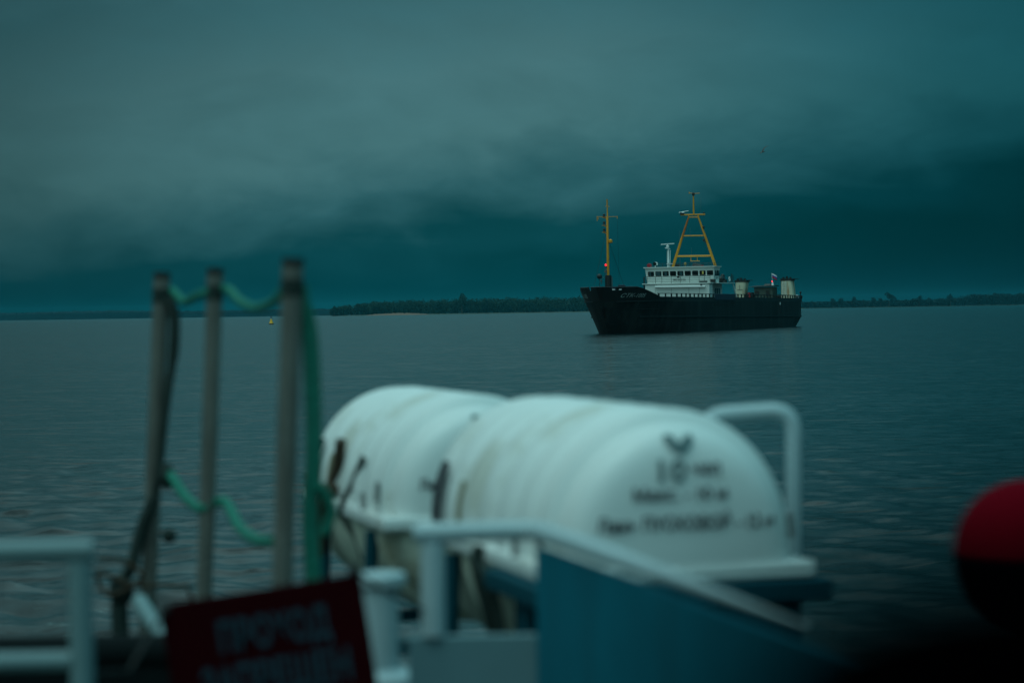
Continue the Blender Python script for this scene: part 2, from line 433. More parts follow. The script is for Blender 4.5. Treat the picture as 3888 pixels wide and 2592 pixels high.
# far shore on the left: a thin hazy wooded line
rng = np.random.default_rng(8); mb = MB(); xs_ = np.linspace(-1900, 1400, 420); vs = []; yo = 5560
for i, x in enumerate(xs_):
    h = 17.5 + 1.6 * math.sin(x * .004) + 1.2 * math.sin(x * .013 + 2) + rng.normal(0, .7) - 1.4 * (x + 1000) / 1000
    h = max(h, 9)
    vs += [(x, yo, -1), (x, yo + 6, h * .75), (x, yo + 20, h), (x, yo + 140, h * .9), (x, yo + 160, -1)]
mb.add(vs, [(i * 5 + k, (i + 1) * 5 + k, (i + 1) * 5 + k + 1, i * 5 + k + 1) for i in range(len(xs_) - 1) for k in range(4)])
for x in xs_[::1]: clumps(rng, mb, (x, yo + 12, 15.0 - 1.4 * (x + 1000) / 1000), (6, 8, 2.6), 14, 1.3)
fs_ = mb.build('far_woodland', M['leaf_far']); tag(fs_, 'thin hazy blue wooded shoreline along the horizon on the left', 'woodland', kind='stuff')

# right-hand shore
SY = 4200
MB().box((380, SY - 12, -1), (2600, SY + 420, .9)).build('right_shore_ground', M['soil'])['kind'] = 'structure'


def px_x(px, y): return (px - 1176) / 5297 * y


def shore_h(x, y):
    d = x / y * 5297 + 1176
    return float(np.interp(d, [1700, 1860, 2000, 2160, 2200, 2230, 2400, 3000], [13, 12.5, 13.5, 14.5, 16, 22, 22.5, 21]))


o = forest('right_woodland', M['leaf_shore'], lambda r: (px_x(1780 + 900 * r.random(), SY), SY + 90 * r.random()), 620, shore_h, 1.3, 110, 2, .40)
tag(o, 'hazy dark woodland on the low shore right of the ship', 'woodland')
for k, (d, h, w, lab) in enumerate([
        (1914, 19, 4.2, 'rounded hazy tree of a close pair, nearest to the ship\'s stern'),
        (1932, 19.5, 4.6, 'rounded hazy tree of a close pair, the one farther from the ship'),
        (1964, 21.5, 4.4, 'pointed hazy tree between the close pair and the flat-topped tree'),
        (2007, 19.5, 5.0, 'low wide hazy tree on the right shore, left of the flat-topped tree'),
        (2024, 18.5, 3.4, 'small hazy tree touching the left side of the flat-topped tree'),
        (2112, 22, 4.0, 'thin ragged hazy tree right of the flat-topped tree'),
        (2136, 17, 2.6, 'smallest hazy tree poking up between ragged and umbrella-shaped ones'),
        (2184, 23, 5.6, 'umbrella-shaped hazy tree beside the tall wood at the right')]):
    tree_thing('shore_tree', lab, px_x(d, SY + 6), SY + 6, h * .88, w * 1.2, M['leaf_shore'], 50 + k, 'trees on the right shore', n=240, size=1.05, low=.3 if k != 7 else .5)
tree_thing('broad_tree', 'tall blocky flat-topped tree standing out on the hazy right shore', px_x(2043, SY + 4), SY + 4, 25.5, 8.0, M['leaf_shore'], 77, 'trees on the right shore', n=520, size=1.2, boxy=True)

# ------------------------------------------------------------------ the anchored ship (local x = port, y = aft, z = up)
M['black_hull'] = mat('black_hull', (.010, .012, .012), .55, .4, .4, streak=((.045, .052, .048), .55, .48, .45), spec=.3)
M['black'] = mat('black_paint', (.012, .013, .013), .5, .3, 1)
M['ship_white'] = mat('ship_white', (.70, .74, .70), .5, .06, .6, streak=((.40, .34, .24), 1.1, .62, .45))
M['rusty_white'] = mat('rusty_white', (.62, .58, .42), .6, .10, .8, streak=((.34, .13, .03), 1.3, .52, .85))
M['yellow'] = mat('mast_yellow', (.68, .27, .01), .5, .15, 1.0, stain=((.45, .14, .02), .9, .60, .7))
M['glass'] = mat('dark_glass', (.006, .01, .011), .12, .3, .6, spec=.5)
M['steel'] = mat('grey_steel', (.10, .11, .11), .6, .3, 3)
M['rail_dark'] = mat('dark_railing', (.018, .028, .028), .6, .3, 3)
M['tarp'] = mat('blue_tarpaulin', (.014, .032, .055), .7, .3, 1)
M['green_house'] = mat('green_deckhouse', (.045, .07, .055), .6, .3, 1, streak=((.10, .09, .06), 1.4, .6, .5))
M['red_lamp'] = mat('red_lamp', (.4, .01, .01), .4, .05, 3, emit=((1, .01, .02), 3.0))
M['cabin_light'] = mat('cabin_light', (.3, .3, .1), .4, .05, 3, emit=((.5, .6, .12), .16))
M['white'] = mat('white_gloss', (.78, .80, .78), .4, .05, 4)
M['red'] = mat('red_paint', (.35, .015, .025), .5, .2, 3)
M['ochre'] = mat('ochre_cover', (.45, .30, .10), .7, .2, 3)

SHIP_TH = .37150371; SHIP_O = (10.69207, 283.725, 0)
ship = empty('cargo_ship', SHIP_O, -SHIP_TH)
tag(ship, 'black-hulled cargo ship with white wheelhouse and yellow masts, anchored on the river', 'ship')


def TT(d): return float(np.interp(d, [0, .5, 1.3, 2.5, 4, 6, 8, 10.5, 13, 18], [.28, .85, 1.6, 2.65, 3.75, 4.65, 5.3, 5.72, 5.95, 6.0]))
def TW(d): return float(np.interp(d, [0, .5, 1.2, 2.2, 3.2, 4.2, 6.2, 10, 16, 22], [.10, .75, 1.4, 2.02, 2.4, 2.75, 3.4, 4.5, 5.6, 6.0]))
def stem(z): return 3.8 * (1 - z / 5.8) if z < 5.9 else 0.0
def send(z): return 82.0 - max(0, 1.5 - z) * 1.5
def hull_t(s, z):
    d = max(0, s - stem(z)); f = min(1, max(0, z / 5.8))
    g = 1 - .19 * max(0, min(1, (s - 66) / 16)) ** 1.8
    if z < 1.5: g *= 1 - .075 * (1.5 - max(z, -.5)) * max(0, min(1, (s - 73) / 5))
    return (TW(d) * (1 - f) + TT(d) * f) * g
def deck_z(s): return 4.08 - .26 * s / 82


W_ = [0, .3, .7, 1.3, 2, 3, 4, 5, 6, 7, 8, 9, 10, 12, 14, 16, 18, 22, 28, 36, 44, 52, 60, 66, 70, 73, 76, 79, 82]


def side_shell(mb, zlev, wst, close=False):
    """both sides of the hull between rows of heights; a row is a number or a function of the distance aft"""
    idx = {}; first = {}
    for sd in (1, -1):
        rows = []
        for zl in zlev:
            row = []
            for w in wst:
                z = zl(w) if callable(zl) else zl
                s0 = stem(z); s = s0 + (w / 82) * (send(z) - s0)
                row.append((sd * hull_t(s, z), s, z))
            rows.append(row)
        b = len(mb.v); n = len(wst)
        mb.add([p for r in rows for p in r], [(j * n + i, j * n + i + 1, (j + 1) * n + i + 1, (j + 1) * n + i) for j in range(len(rows) - 1) for i in range(n - 1)])
        idx[sd] = (b, n, len(rows))
    if close:
        n = len(wst); b1, b2 = idx[1][0], idx[-1][0]
        mb.f += [(b1 + j * n, b2 + j * n, b2 + (j + 1) * n, b1 + (j + 1) * n) for j in range(len(zlev) - 1)]
    return idx


mb = MB(); lv = [-1.0, 0.0, .8, 1.5, 2.4, 3.2, lambda w: deck_z(w)]
ix = side_shell(mb, lv, W_)
bp, n_, nr = ix[1]; bs = ix[-1][0]
for j in range(nr - 1):
    mb.f.append((bp + j * n_ + n_ - 1, bs + j * n_ + n_ - 1, bs + (j + 1) * n_ + n_ - 1, bp + (j + 1) * n_ + n_ - 1))   # transom
    mb.f.append((bp + j * n_, bs + j * n_, bs + (j + 1) * n_, bp + (j + 1) * n_))                                          # stem bar
for i in range(n_ - 1):
    mb.f.append((bp + (nr - 1) * n_ + i, bp + (nr - 1) * n_ + i + 1, bs + (nr - 1) * n_ + i + 1, bs + (nr - 1) * n_ + i))  # deck
hull = mb.build('hull', M['black_hull'], ship)


def strake(s0, s1, z0, z1, h, out, sides=(1, -1)):
    mb = MB()
    for sd in sides:
        ss = np.linspace(s0, s1, max(8, int(s1 - s0)))
        vs = []
        for s in ss:
            z = z0 + (z1 - z0) * (s - s0) / (s1 - s0)
            t = hull_t(s, z)
            vs += [(sd * (t - .02), s, z), (sd * (t + out), s, z), (sd * (t + out), s, z + h), (sd * (t - .02), s, z + h)]
        fs = []
        for i in range(len(ss) - 1):
            for k in range(4): fs.append((i * 4 + k, i * 4 + (k + 1) % 4, (i + 1) * 4 + (k + 1) % 4, (i + 1) * 4 + k))
        fs += [(0, 1, 2, 3), tuple((len(ss) - 1) * 4 + k for k in range(4))]
        mb.add(vs, fs)
    return mb.build('rubbing_strake', M['black'], hull)


strake(6.5, 81.9, 2.02, 1.46, .16, .16)
strake(2.4, 12.5, 3.95, 4.02, .14, .18)
strake(5.4, 9.5, 3.0, 3.0, .1, .1, (1,))
strake(5.4, 9.5, 3.0, 3.0, .1, .1, (-1,))


def fc_top(w):
    z = float(np.interp(w, [0, 4.1, 5, 8.4], [5.82, 5.82, 5.62, 4.62]))
    if 1.06 < w < 1.5: z -= .42
    return z


wf = [0, .3, .7, 1.05, 1.07, 1.28, 1.48, 1.52, 2, 2.5, 3, 3.5, 4.1, 4.6, 5, 5.6, 6.4, 7.2, 8.0, 8.4]
mb = MB(); side_shell(mb, [lambda w: deck_z(w) + .002, 4.35, lambda w: min(4.62, fc_top(w)), lambda w: 4.62 + (fc_top(w) - 4.62) * .5, fc_top], wf, True)
fcb = mb.build('forecastle_bulwark', M['black'], ship)
md = fcb.modifiers.new('thick', 'SOLIDIFY'); md.thickness = .09; md.offset = -1
mb = MB(); vs = []
for w in wf: s = max(.35, w); t = hull_t(s, 5.0) - .16; vs += [(t, s, 5.0), (-t, s, 5.0)]
mb.add(vs, [(i * 2, i * 2 + 2, i * 2 + 3, i * 2 + 1) for i in range(len(wf) - 1)])
mb.build('forecastle_deck', M['black'], ship)
# windlass and hatch lumps that stand above the forecastle bulwark
mb = MB(); mb.box((-.6, 5.2, 5.0), (2.6, 6.6, 5.9)); mb.box((.7, 5.5, 5.9), (1.5, 6.2, 6.1)); mb.build('windlass_cover', M['tarp'], ship, bevel=.08)
for sx in (1.15, 2.0): MB().box((sx, 2.0, 5.42), (sx + .3, 2.3, 5.56)).build('fairlead', M['white'], ship)
# main bulwark and its railing
wb = [8.4] + list(np.arange(10, 82, 2.0)) + [82]
mb = MB(); side_shell(mb, [lambda w: deck_z(w) + .004, lambda w: deck_z(w) + .5], wb)
bw = mb.build('bulwark', M['black'], ship); md = bw.modifiers.new('thick', 'SOLIDIFY'); md.thickness = .08; md.offset = -1
for sd in (1, -1):
    mb = MB()
    pts = []
    for s in np.arange(8.4, 82, 1.0): pts.append((sd * (hull_t(s, 4.8) - .08), s, deck_z(s) + .93))
    mb.tube(pts, .05, 6)
    for k, s in enumerate(np.arange(9.0, 82, 1.75)):
        t = sd * (hull_t(s, 4.5) - .08); z = deck_z(s) + .5; wd = .11 + .05 * (k % 3 == 0)
        mb.box((t - .05, s - wd * 1.4, z), (t + .05, s + wd * 1.4, z + .42))
    mb.build('railing', M['black'], ship)
mb = MB(); ts = 5.0
for t in np.linspace(-ts, ts, 9): mb.box((t - .12, 81.85, 4.3), (t + .12, 81.95, 4.75))
mb.tube([(-ts, 81.9, 4.76), (ts, 81.9, 4.76)], .05, 6); mb.box((-ts, 81.88, 3.8), (ts, 81.97, 4.3)); mb.tube([(4.85, 81.8, 4.3), (4.85, 81.8, 5.2)], .08, 6); mb.sphere((4.85, 81.8, 5.25), .17, 8, 6)
mb.build('stern_rail', M['black'], ship)
mb = MB(); mb.box((5.97, 30.4, 4.10), (6.10, 40.3, 4.93)); mb.build('tarpaulin_screen', M['tarp'], ship, bevel=.03)
# lettering on both bows, the draught slots and the sounding mark
def bow_map(sd, sc):
    def fn(u, v, off):
        s = sc + u * sd * .93; z = v
        return (sd * (hull_t(s, z) + .05), s, z)
    return fn
M['faded_letters'] = mat('faded_letters', (.46, .52, .50), .6, .3, 3)
M['bright_letters'] = mat('bright_letters', (.42, .46, .44), .6, .4, 3)
lettering('lettering', [('СТК-1005', .68, 0, 4.52, .25, .0, 3.7)], bow_map(1, 4.3), M['faded_letters'], hull)
lettering('lettering', [('СТК-1005', .72, 0, 4.50, .25, .004, 3.3)], bow_map(-1, 4.6), M['bright_letters'], hull)
for s in (29, 29.6, 30.6, 32.2, 32.9, 33.5, 35.2, 35.9, 36.5, 39.4, 40.0, 40.7): MB().box((6.0, s, 3.2), (6.03, s + .28, 3.62)).build('freeing_slot', M['black'], hull)
MB().box((5.99, 64.7, 2.05), (6.06, 65.0, 3.35)).build('overboard_pipe', M['black'], hull)
MB().box((5.99, 64.7, 3.37), (6.06, 65.0, 3.75)).build('draught_mark', M['white'], hull)

# foremast
fm = MB().lathe([(.42, 5.0), (.40, 7.3), (.36, 7.32)], (0, 3.9, 0), 14).build('mast_base', M['black'], ship, True)
fmast = MB().tube([(0, 3.9, 7.25), (0, 3.9, 14.6), (.02, 3.9, 14.7), (.02, 3.9, 16.0), (.02, 3.9, 16.5)], [.17, .14, .09, .06, .045], 10).build('foremast', M['yellow'], ship, True)
mb = MB(); mb.tube([(-1.36, 3.9, 14.62), (1.36, 3.9, 14.56)], .035, 6); mb.tube([(-1.34, 3.9, 14.7), (-1.34, 3.9, 14.1)], .05, 6); mb.tube([(-1.2, 3.9, 14.5), (-1.2, 3.9, 14.3)], .05, 6); mb.tube([(1.3, 3.9, 14.62), (1.3, 3.9, 14.3)], .04, 6)
t_ = MB(); t_.tube([(-.25, 3.9, 15.9), (.3, 3.9, 15.85)], .035, 6); t_.tube([(0, 3.9, 15.9), (0, 3.9, 16.75)], .08, 6); t_.build('mast_top', M['yellow'], fmast)
mb.build('crosstree', M['yellow'], fmast)
for z in (14.3, 13.3, 12.45):
    mb = MB(); mb.tube([(-.45, 3.9, z + .2), (0, 3.9, z - .1)], .045, 6); mb.box((-.66, 3.7, z + .18), (-.22, 4.1, z + .24)); mb.build('lamp_shelf', M['yellow'], fmast)
for z in (14.9, 13.95, 13.05):
    MB().lathe([(.17, 0), (.19, .06), (.15, .10), (.15, .30), (.20, .33), (.10, .42)], (-.43, 3.9, z - .36), 10).build('mast_lamp', M['black'], fmast, True)
MB().lathe([(.13, 0), (.26, .08), (.26, .36), (.05, .5)], (.37, 3.9, 11.3), 12).build('fog_bell', M['yellow'], fmast, True)
mb = MB(); mb.tube([(-.26, 3.75, 8.5), (-.26, 3.75, 7.3)], .035, 6); mb.tube([(-.26, 3.75, 8.0), (0, 3.9, 8.0)], .03, 6); mb.box((-.4, 3.6, 7.66), (-.12, 3.85, 7.9)); mb.box((-.42, 3.6, 8.38), (-.1, 3.9, 8.46))
mb.tube([(-.8, 3.6, 6.2), (-.8, 3.6, 7.0), (-.5, 3.75, 7.05)], .035, 6); mb.box((-.9, 3.5, 6.5), (-.72, 3.7, 6.75)); mb.tube([(.5, 3.9, 5.3), (.5, 3.9, 7.1)], .05, 6)
mb.build('lamp_bracket', M['steel'], fmast)
MB().lathe([(.08, 0), (.09, .03), (.09, .22), (.04, .26)], (-.26, 3.75, 8.46), 10).build('anchor_lamp', M['red_lamp'], fmast, True)
mb = MB(); mb.tube([(-.2, 3.8, 12.5), (-1.04, 1.5, 6.0)], .018, 5); mb.tube([(.2, 3.9, 11.4), (1.0, 8.0, 5.0)], .018, 5); mb.tube([(1.3, 3.9, 14.4), (.9, 5.5, 5.2)], .010, 5)
mb.build('stay_wire', M['black'], ship)
mb = MB(); mb.sphere((-.66, 2.5, 7.16), .33, 14, 10); mb.tube([(-.66, 2.5, 5.0), (-.66, 2.5, 7.0)], .03, 6); mb.build('anchor_ball', M['black'], ship, True)

# lower house
lh = MB().box((-4.6, 33.0, 3.9), (4.5, 34.6, 6.38)).build('deckhouse', M['ship_white'], ship)
MB().box((-4.5, 34.62, 3.9), (3.7, 42.0, 6.36)).build('deckhouse_side', M['ship_white'], lh)
MB().box((-5.0, 32.85, 6.40), (4.75, 34.6, 6.52)).build('deck_edge', M['ship_white'], lh)
MB().box((-4.6, 34.6, 6.40), (5.4, 42.4, 6.50)).build('bridge_deck', M['ship_white'], lh)
mb = MB(); mb.add([(5.2, 42.2, 6.39), (5.3, 42.2, 6.39), (5.3, 42.0, 6.39), (5.2, 42.0, 6.39), (5.5, 43.3, 4.1), (5.6, 43.3, 4.1), (5.6, 43.0, 4.1), (5.5, 43.0, 4.1)], [(0, 1, 2, 3), (4, 5, 6, 7), (0, 1, 5, 4), (1, 2, 6, 5), (2, 3, 7, 6), (3, 0, 4, 7)])
mb.build('deck_support', M['ship_white'], lh)
for y0, y1 in ((34.95, 35.7), (36.1, 36.9), (38.3, 39.0), (39.2, 40.0), (40.3, 41.0)): MB().box((3.68, y0, 4.95), (3.73, y1, 5.75)).build('window', M['glass'], lh)
bm_ = MB().tube([(-3.1, 32.75, 6.02), (4.0, 32.75, 5.96)], .14, 10).build('cargo_boom', M['white'], lh, True)
MB().sphere((3.45, 32.7, 6.22), .15, 10, 8).build('deck_lamp', M['steel'], lh, True)
for t in (-3.2, -.9, 1.6, 3.1): MB().box((t, 32.985, 4.0), (t + .03, 33.0, 5.8)).build('plate_seam', M['steel'], lh)
# wheelhouse
wv = [(-4.78, 34.45, 6.52), (4.70, 34.45, 6.52), (4.70, 37.0, 6.52), (3.2, 37.2, 6.52), (3.2, 42, 6.52), (-3.2, 42, 6.52), (-3.2, 37.2, 6.52), (-4.78, 37.0, 6.52)]
wt = [(-4.98, 34.15, 8.62), (4.88, 34.15, 8.62), (4.88, 37.0, 8.62), (3.2, 37.2, 8.62), (3.2, 42, 8.62), (-3.2, 42, 8.62), (-3.2, 37.2, 8.62), (-4.98, 37.0, 8.62)]
wh = MB().add(wv + wt, [tuple(range(8)), tuple(range(8, 16))] + [(i, (i + 1) % 8, 8 + (i + 1) % 8, 8 + i) for i in range(8)]).build('wheelhouse', M['ship_white'], ship)
mb = MB(); mb.box((-5.15, 33.95, 8.63), (5.05, 37.2, 8.75)); mb.box((-3.4, 37.21, 8.63), (3.4, 42.2, 8.74)); mb.build('roof', M['ship_white'], wh)
def wh_y(z): return 34.45 - .30 * (z - 6.52) / 2.1
for k in range(9):
    t0 = -4.58 + k * 1.052; z0, z1 = 7.52, 8.16
    # a frame of four proud strips and a pane with rounded corners between them
    mb = MB(); r_ = .10; pts = []
    for cx, cz, a0 in ((t0 + .86 - r_, z1 - r_, 0), (t0 + r_, z1 - r_, 90), (t0 + r_, z0 + r_, 180), (t0 + .86 - r_, z0 + r_, 270)):
        for q in range(5):
            a = math.radians(a0 + q * 22.5); pts.append((cx + r_ * math.cos(a), cz + r_ * math.sin(a)))
    n = len(pts)
    mb.add([(p[0], wh_y(p[1]) - .004, p[1]) for p in pts] + [(p[0], wh_y(p[1]) - .03, p[1]) for p in pts], [tuple(range(n)), tuple(range(n, 2 * n))] + [(i, (i + 1) % n, n + (i + 1) % n, n + i) for i in range(n)])
    mb.build('window', M['glass'], wh)
# sky seen through the wheelhouse, painted as pale patches over the windows
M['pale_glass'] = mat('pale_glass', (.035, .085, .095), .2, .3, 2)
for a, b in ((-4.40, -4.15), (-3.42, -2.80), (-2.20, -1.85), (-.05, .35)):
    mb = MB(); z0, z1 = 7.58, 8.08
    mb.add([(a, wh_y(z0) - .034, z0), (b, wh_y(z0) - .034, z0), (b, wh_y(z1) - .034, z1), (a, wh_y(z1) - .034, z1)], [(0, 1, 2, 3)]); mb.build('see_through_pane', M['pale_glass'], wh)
mb = MB(); mb.add([(3.13, wh_y(7.68) - .034, 7.68), (3.36, wh_y(7.68) - .034, 7.68), (3.36, wh_y(8.1) - .034, 8.1), (3.16, wh_y(8.1) - .034, 8.1)], [(0, 1, 2, 3)]); mb.build('lit_lamp', M['cabin_light'], wh)
for y0, y1 in ((34.75, 35.15), (35.45, 36.15), (36.4, 36.8)): MB().box((4.80, y0, 7.45), (4.865, y1, 8.2)).build('window', M['glass'], wh)
lettering('lettering', [('IMO 8422 626', .34, -.13, 6.84, 0, .006, 1.75)], lambda u, v, off: (u, wh_y(v) - .01, v), M['black'], wh)
lettering('lettering', [('СТК-1005', .24, -35.9, 7.06, 0, .002, 1.3)], lambda u, v, off: (4.80, -u, v), M['steel'], wh)
MB().box((4.3, 34.3, 6.53), (4.95, 34.6, 6.95)).build('dark_locker', M['black'], wh)
mb = MB(); mb.box((-.25, 33.6, 7.22), (.05, 33.8, 7.45)); mb.tube([(-.1, 33.7, 7.4), (-.3, 34.3, 7.62)], .025, 6); mb.build('window_wiper_box', M['black'], wh)
# bridge front railing
mb = MB(); t0, t1, yy = -4.7, 4.65, 32.92
for z in (7.44, 7.16, 6.92, 6.70): mb.tube([(t0, yy, z), (t1, yy, z - .04)], .026 if z < 7.4 else .04, 5)
for t in (-4.7, -4.3, -3.1, -2.2, -.85, .45, 1.75, 3.1, 3.85, t1): mb.tube([(t, yy, 6.5), (t, yy, 7.44)], .03, 5)
mb.box((3.1, 33.1, 6.53), (4.1, 33.5, 6.75)); mb.build('bridge_railing', M['rail_dark'], ship)
mb = MB(); mb.tube([(-4.78, 33.05, 4.6), (-4.78, 33.05, 7.4)], .10, 8); mb.build('vent_pipe', M['black'], ship)
# bridge wing aft: covered gear, pole, rail and lifebuoy
mb = MB(); mb.sphere((4.55, 38.9, 6.95), .55, 12, 8, (.9, 1.6, .9)); mb.sphere((4.5, 39.6, 7.42), .30, 10, 8); mb.box((4.2, 38.4, 6.5), (4.9, 40.3, 6.95)); mb.build('davit_gear', M['black'], ship, True)
mb = MB(); mb.tube([(5.2, 41.6, 6.5), (5.2, 41.6, 7.75)], .06, 6); mb.tube([(5.2, 40.7, 6.5), (5.2, 40.7, 7.4)], .05, 6)
for z in (6.9, 7.3): mb.tube([(5.2, 39.5, z), (5.2, 42.3, z)], .03, 5)
mb.tube([(5.2, 42.3, 6.5), (5.2, 42.3, 7.6)], .05, 6); mb.build('wing_railing', M['rail_dark'], ship)
mb = MB(); R_ = .27; mb.tube([(5.28, 40.3 + R_ * math.cos(a), 7.0 + R_ * math.sin(a)) for a in np.linspace(0, 2 * math.pi, 17)], .07, 6); mb.build('lifebuoy', M['white'], ship, True)
# roof: railing, lamp, radar post, bits
mb = MB()
for z in (9.25, 9.0): mb.tube([(-3.4, 34.3, z), (4.9, 34.3, z - .05)], .025, 5); mb.tube([(4.9, 34.3, z - .05), (4.9, 37, z - .05)], .025, 5)
for t in (-3.4, -2.5, -1.6, -.6, .4, 1.4, 2.4, 3.3, 4.1, 4.9): mb.tube([(t, 34.3, 8.75), (t, 34.3, 9.25)], .03, 5)
mb.build('roof_railing', M['rail_dark'], wh)
mb = MB(); mb.lathe([(.05, -.25), (.26, -.24), (.30, 0), (.30, .28), (.05, .32)], (-4.45, 34.4, 9.0), 12, 'y'); mb.tube([(-4.45, 34.5, 8.74), (-4.45, 34.5, 8.9)], .05, 6); mb.build('red_horn', M['red'], wh, True)
mb = MB(); mb.lathe([(.10, .5), (.26, .45), (.27, 0), (.20, -.02)], (-3.55, 34.3, 9.22), 12, 'y'); mb.tube([(-3.6, 34.45, 8.74), (-3.6, 34.45, 9.1)], .06, 6); mb.build('searchlight', M['white'], wh, True)
MB().lathe([(.05, -.03), (.25, -.02), (.25, .02)], (-3.62, 34.26, 9.22), 12, 'y').build('searchlight_glass', M['glass'], wh, True)
mb = MB(); mb.sphere((.66, 34.6, 9.15), .20, 12, 8, (1, .8, 1)); mb.tube([(.66, 34.6, 8.74), (.66, 34.6, 9.0)], .04, 6); mb.build('compass_head', M['ochre'], wh, True)
MB().box((-.75, 34.5, 8.74), (-.2, 35.0, 9.12)).build('roof_box', M['black'], wh)
mb = MB(); mb.add([(1.6, 34.5, 8.76), (3.2, 34.5, 8.76), (3.2, 35.8, 8.76), (1.6, 35.8, 8.76), (1.75, 34.7, 9.22), (2.6, 34.7, 9.05), (2.6, 35.6, 9.05), (1.75, 35.6, 9.22)], [(0, 1, 2, 3), (4, 5, 6, 7), (0, 1, 5, 4), (1, 2, 6, 5), (2, 3, 7, 6), (3, 0, 4, 7)])
mb.build('covered_locker', M['black'], wh)
MB().box((3.0, 34.35, 8.78), (3.3, 34.6, 8.92)).build('red_cover', M['red'], wh)
mb = MB(); mb.tube([(-2.16, 36, 8.74), (-2.14, 36, 11.2)], .11, 8); mb.tube([(-2.36, 36.1, 8.74), (-2.34, 36.1, 11.1)], .04, 6); mb.tube([(-2.0, 36.1, 8.74), (-1.9, 36.1, 11.1)], .035, 6)
mb.box((-2.4, 35.8, 9.2), (-1.6, 36.2, 9.27)); mb.add([(-2.55, 35.7, 11.35), (-1.95, 35.7, 11.25), (-1.95, 36.3, 11.25), (-2.55, 36.3, 11.35), (-2.55, 35.7, 11.45), (-1.95, 35.7, 11.3), (-1.95, 36.3, 11.3), (-2.55, 36.3, 11.45)], [(0, 1, 2, 3), (4, 5, 6, 7), (0, 1, 5, 4), (1, 2, 6, 5), (2, 3, 7, 6), (3, 0, 4, 7)])
mb.lathe([(.10, 11.4), (.2, 11.5), (.2, 11.72), (.08, 11.82), (.08, 11.86)], (-2.26, 36, 0), 12); rp = mb.build('radar_post', M['white'], ship, True)
mb = MB(); mb.add([(-3.2, 35.9, 11.84), (-1.3, 35.9, 11.92), (-1.3, 36.08, 11.92), (-3.2, 36.08, 11.84), (-3.2, 35.9, 11.97), (-1.3, 35.9, 12.05), (-1.3, 36.08, 12.05), (-3.2, 36.08, 11.97)], [(0, 3, 2, 1), (4, 5, 6, 7), (0, 1, 5, 4), (1, 2, 6, 5), (2, 3, 7, 6), (3, 0, 4, 7)])
mb.build('radar_scanner', M['white'], rp)
# A-shaped mainmast
am = empty('main_mast'); am.parent = ship
legm = mat('rust_foot_yellow', (.68, .27, .01), .5, .15, 1.0, streak=((.40, .07, .015), .5, .50, .8))
for sx, x0, x1 in ((-1, -3.0, -.52), (1, 3.28, .84)):
    MB().tube([(x0, 40.5, 8.70), (x0 + (x1 - x0) * .5, 40.5, 12.3), (x1, 40.5, 15.8), (x1, 40.5, 16.05)], [.20, .17, .11, .09], 10).build('leg', legm, am, True)
def leg_x(z, a): return (-3.0 + 2.48 * (z - 8.7) / 7.1) if a < 0 else (3.28 - 2.44 * (z - 8.7) / 7.1)
for z, r_ in ((10.33, .13), (13.15, .09)): MB().tube([(leg_x(z, -1), 40.5, z), (leg_x(z, 1), 40.5, z - .04)], r_, 8).build('crossbar', M['yellow'], am, True)
MB().tube([(-.55, 40.5, 15.72), (.86, 40.5, 15.70)], .07, 8).build('crossbar', M['yellow'], am, True)
MB().tube([(-1.7, 40.5, 16.08), (1.85, 40.5, 16.04)], .10, 8).build('crossbar', M['yellow'], am, True)
mb = MB(); mb.tube([(.2, 40.5, 16.05), (.2, 40.5, 18.9)], [.13, .09], 8); mb.tube([(-.45, 40.5, 19.12), (.2, 40.5, 18.98), (1.1, 40.5, 19.02)], .045, 6); mb.tube([(-.42, 40.5, 18.98), (-.42, 40.5, 19.26)], .05, 6); mb.build('topmast', M['yellow'], am, True)
for c_, r_ in (((.2, 40.45, 18.92), .21), ((1.68, 40.5, 16.25), .12)): MB().sphere(c_, r_, 10, 8, (1, 1, 1.25)).build('mast_lamp', M['black'], am, True)
MB().box((-1.75, 40.3, 16.1), (-1.2, 40.7, 16.35)).build('radar_base', M['black'], am)
mb = MB(); mb.sphere((1.62, 40.4, 14.3), .17, 8, 6); mb.tube([(1.5, 40.5, 14.15), (1.62, 40.4, 14.1)], .08, 6); mb.build('mast_lamp', M['black'], am, True)
mb = MB(); mb.sphere((1.66, 40.3, 12.48), .18, 8, 6); mb.tube([(1.7, 40.3, 12.2), (1.95, 40.5, 12.2)], .07, 6); mb.build('mast_lamp', M['black'], am, True)
mb = MB(); mb.tube([(-1.95, 40.5, 16.42), (-.55, 40.5, 16.62)], .05, 6); mb.lathe([(.2, 16.35), (.2, 16.45), (.06, 16.5)], (-1.35, 40.5, 0), 10); mb.build('small_radar', M['white'], am, True)
mb = MB(); mb.tube([(-.36, 40.5, 9.62), (.98, 40.5, 9.6)], .05, 6); mb.tube([(-.3, 40.5, 9.62), (-.3, 40.5, 10.3)], .035, 6); mb.tube([(.62, 40.5, 9.62), (.62, 40.5, 10.3)], .035, 6); mb.build('hanging_frame', M['yellow'], am)
for x, z0, z1 in ((-.42, 13.2, 14.3), (-.22, 10.4, 11.5), (1.2, 16.1, 18.4), (-2.0, 8.8, 13.9), (-1.9, 8.8, 10.2), (2.9, 8.8, 10.1)): MB().tube([(x, 40.6, z0), (x + .03, 40.6, z1)], .014, 5).build('whip_antenna', M['steel'], am)

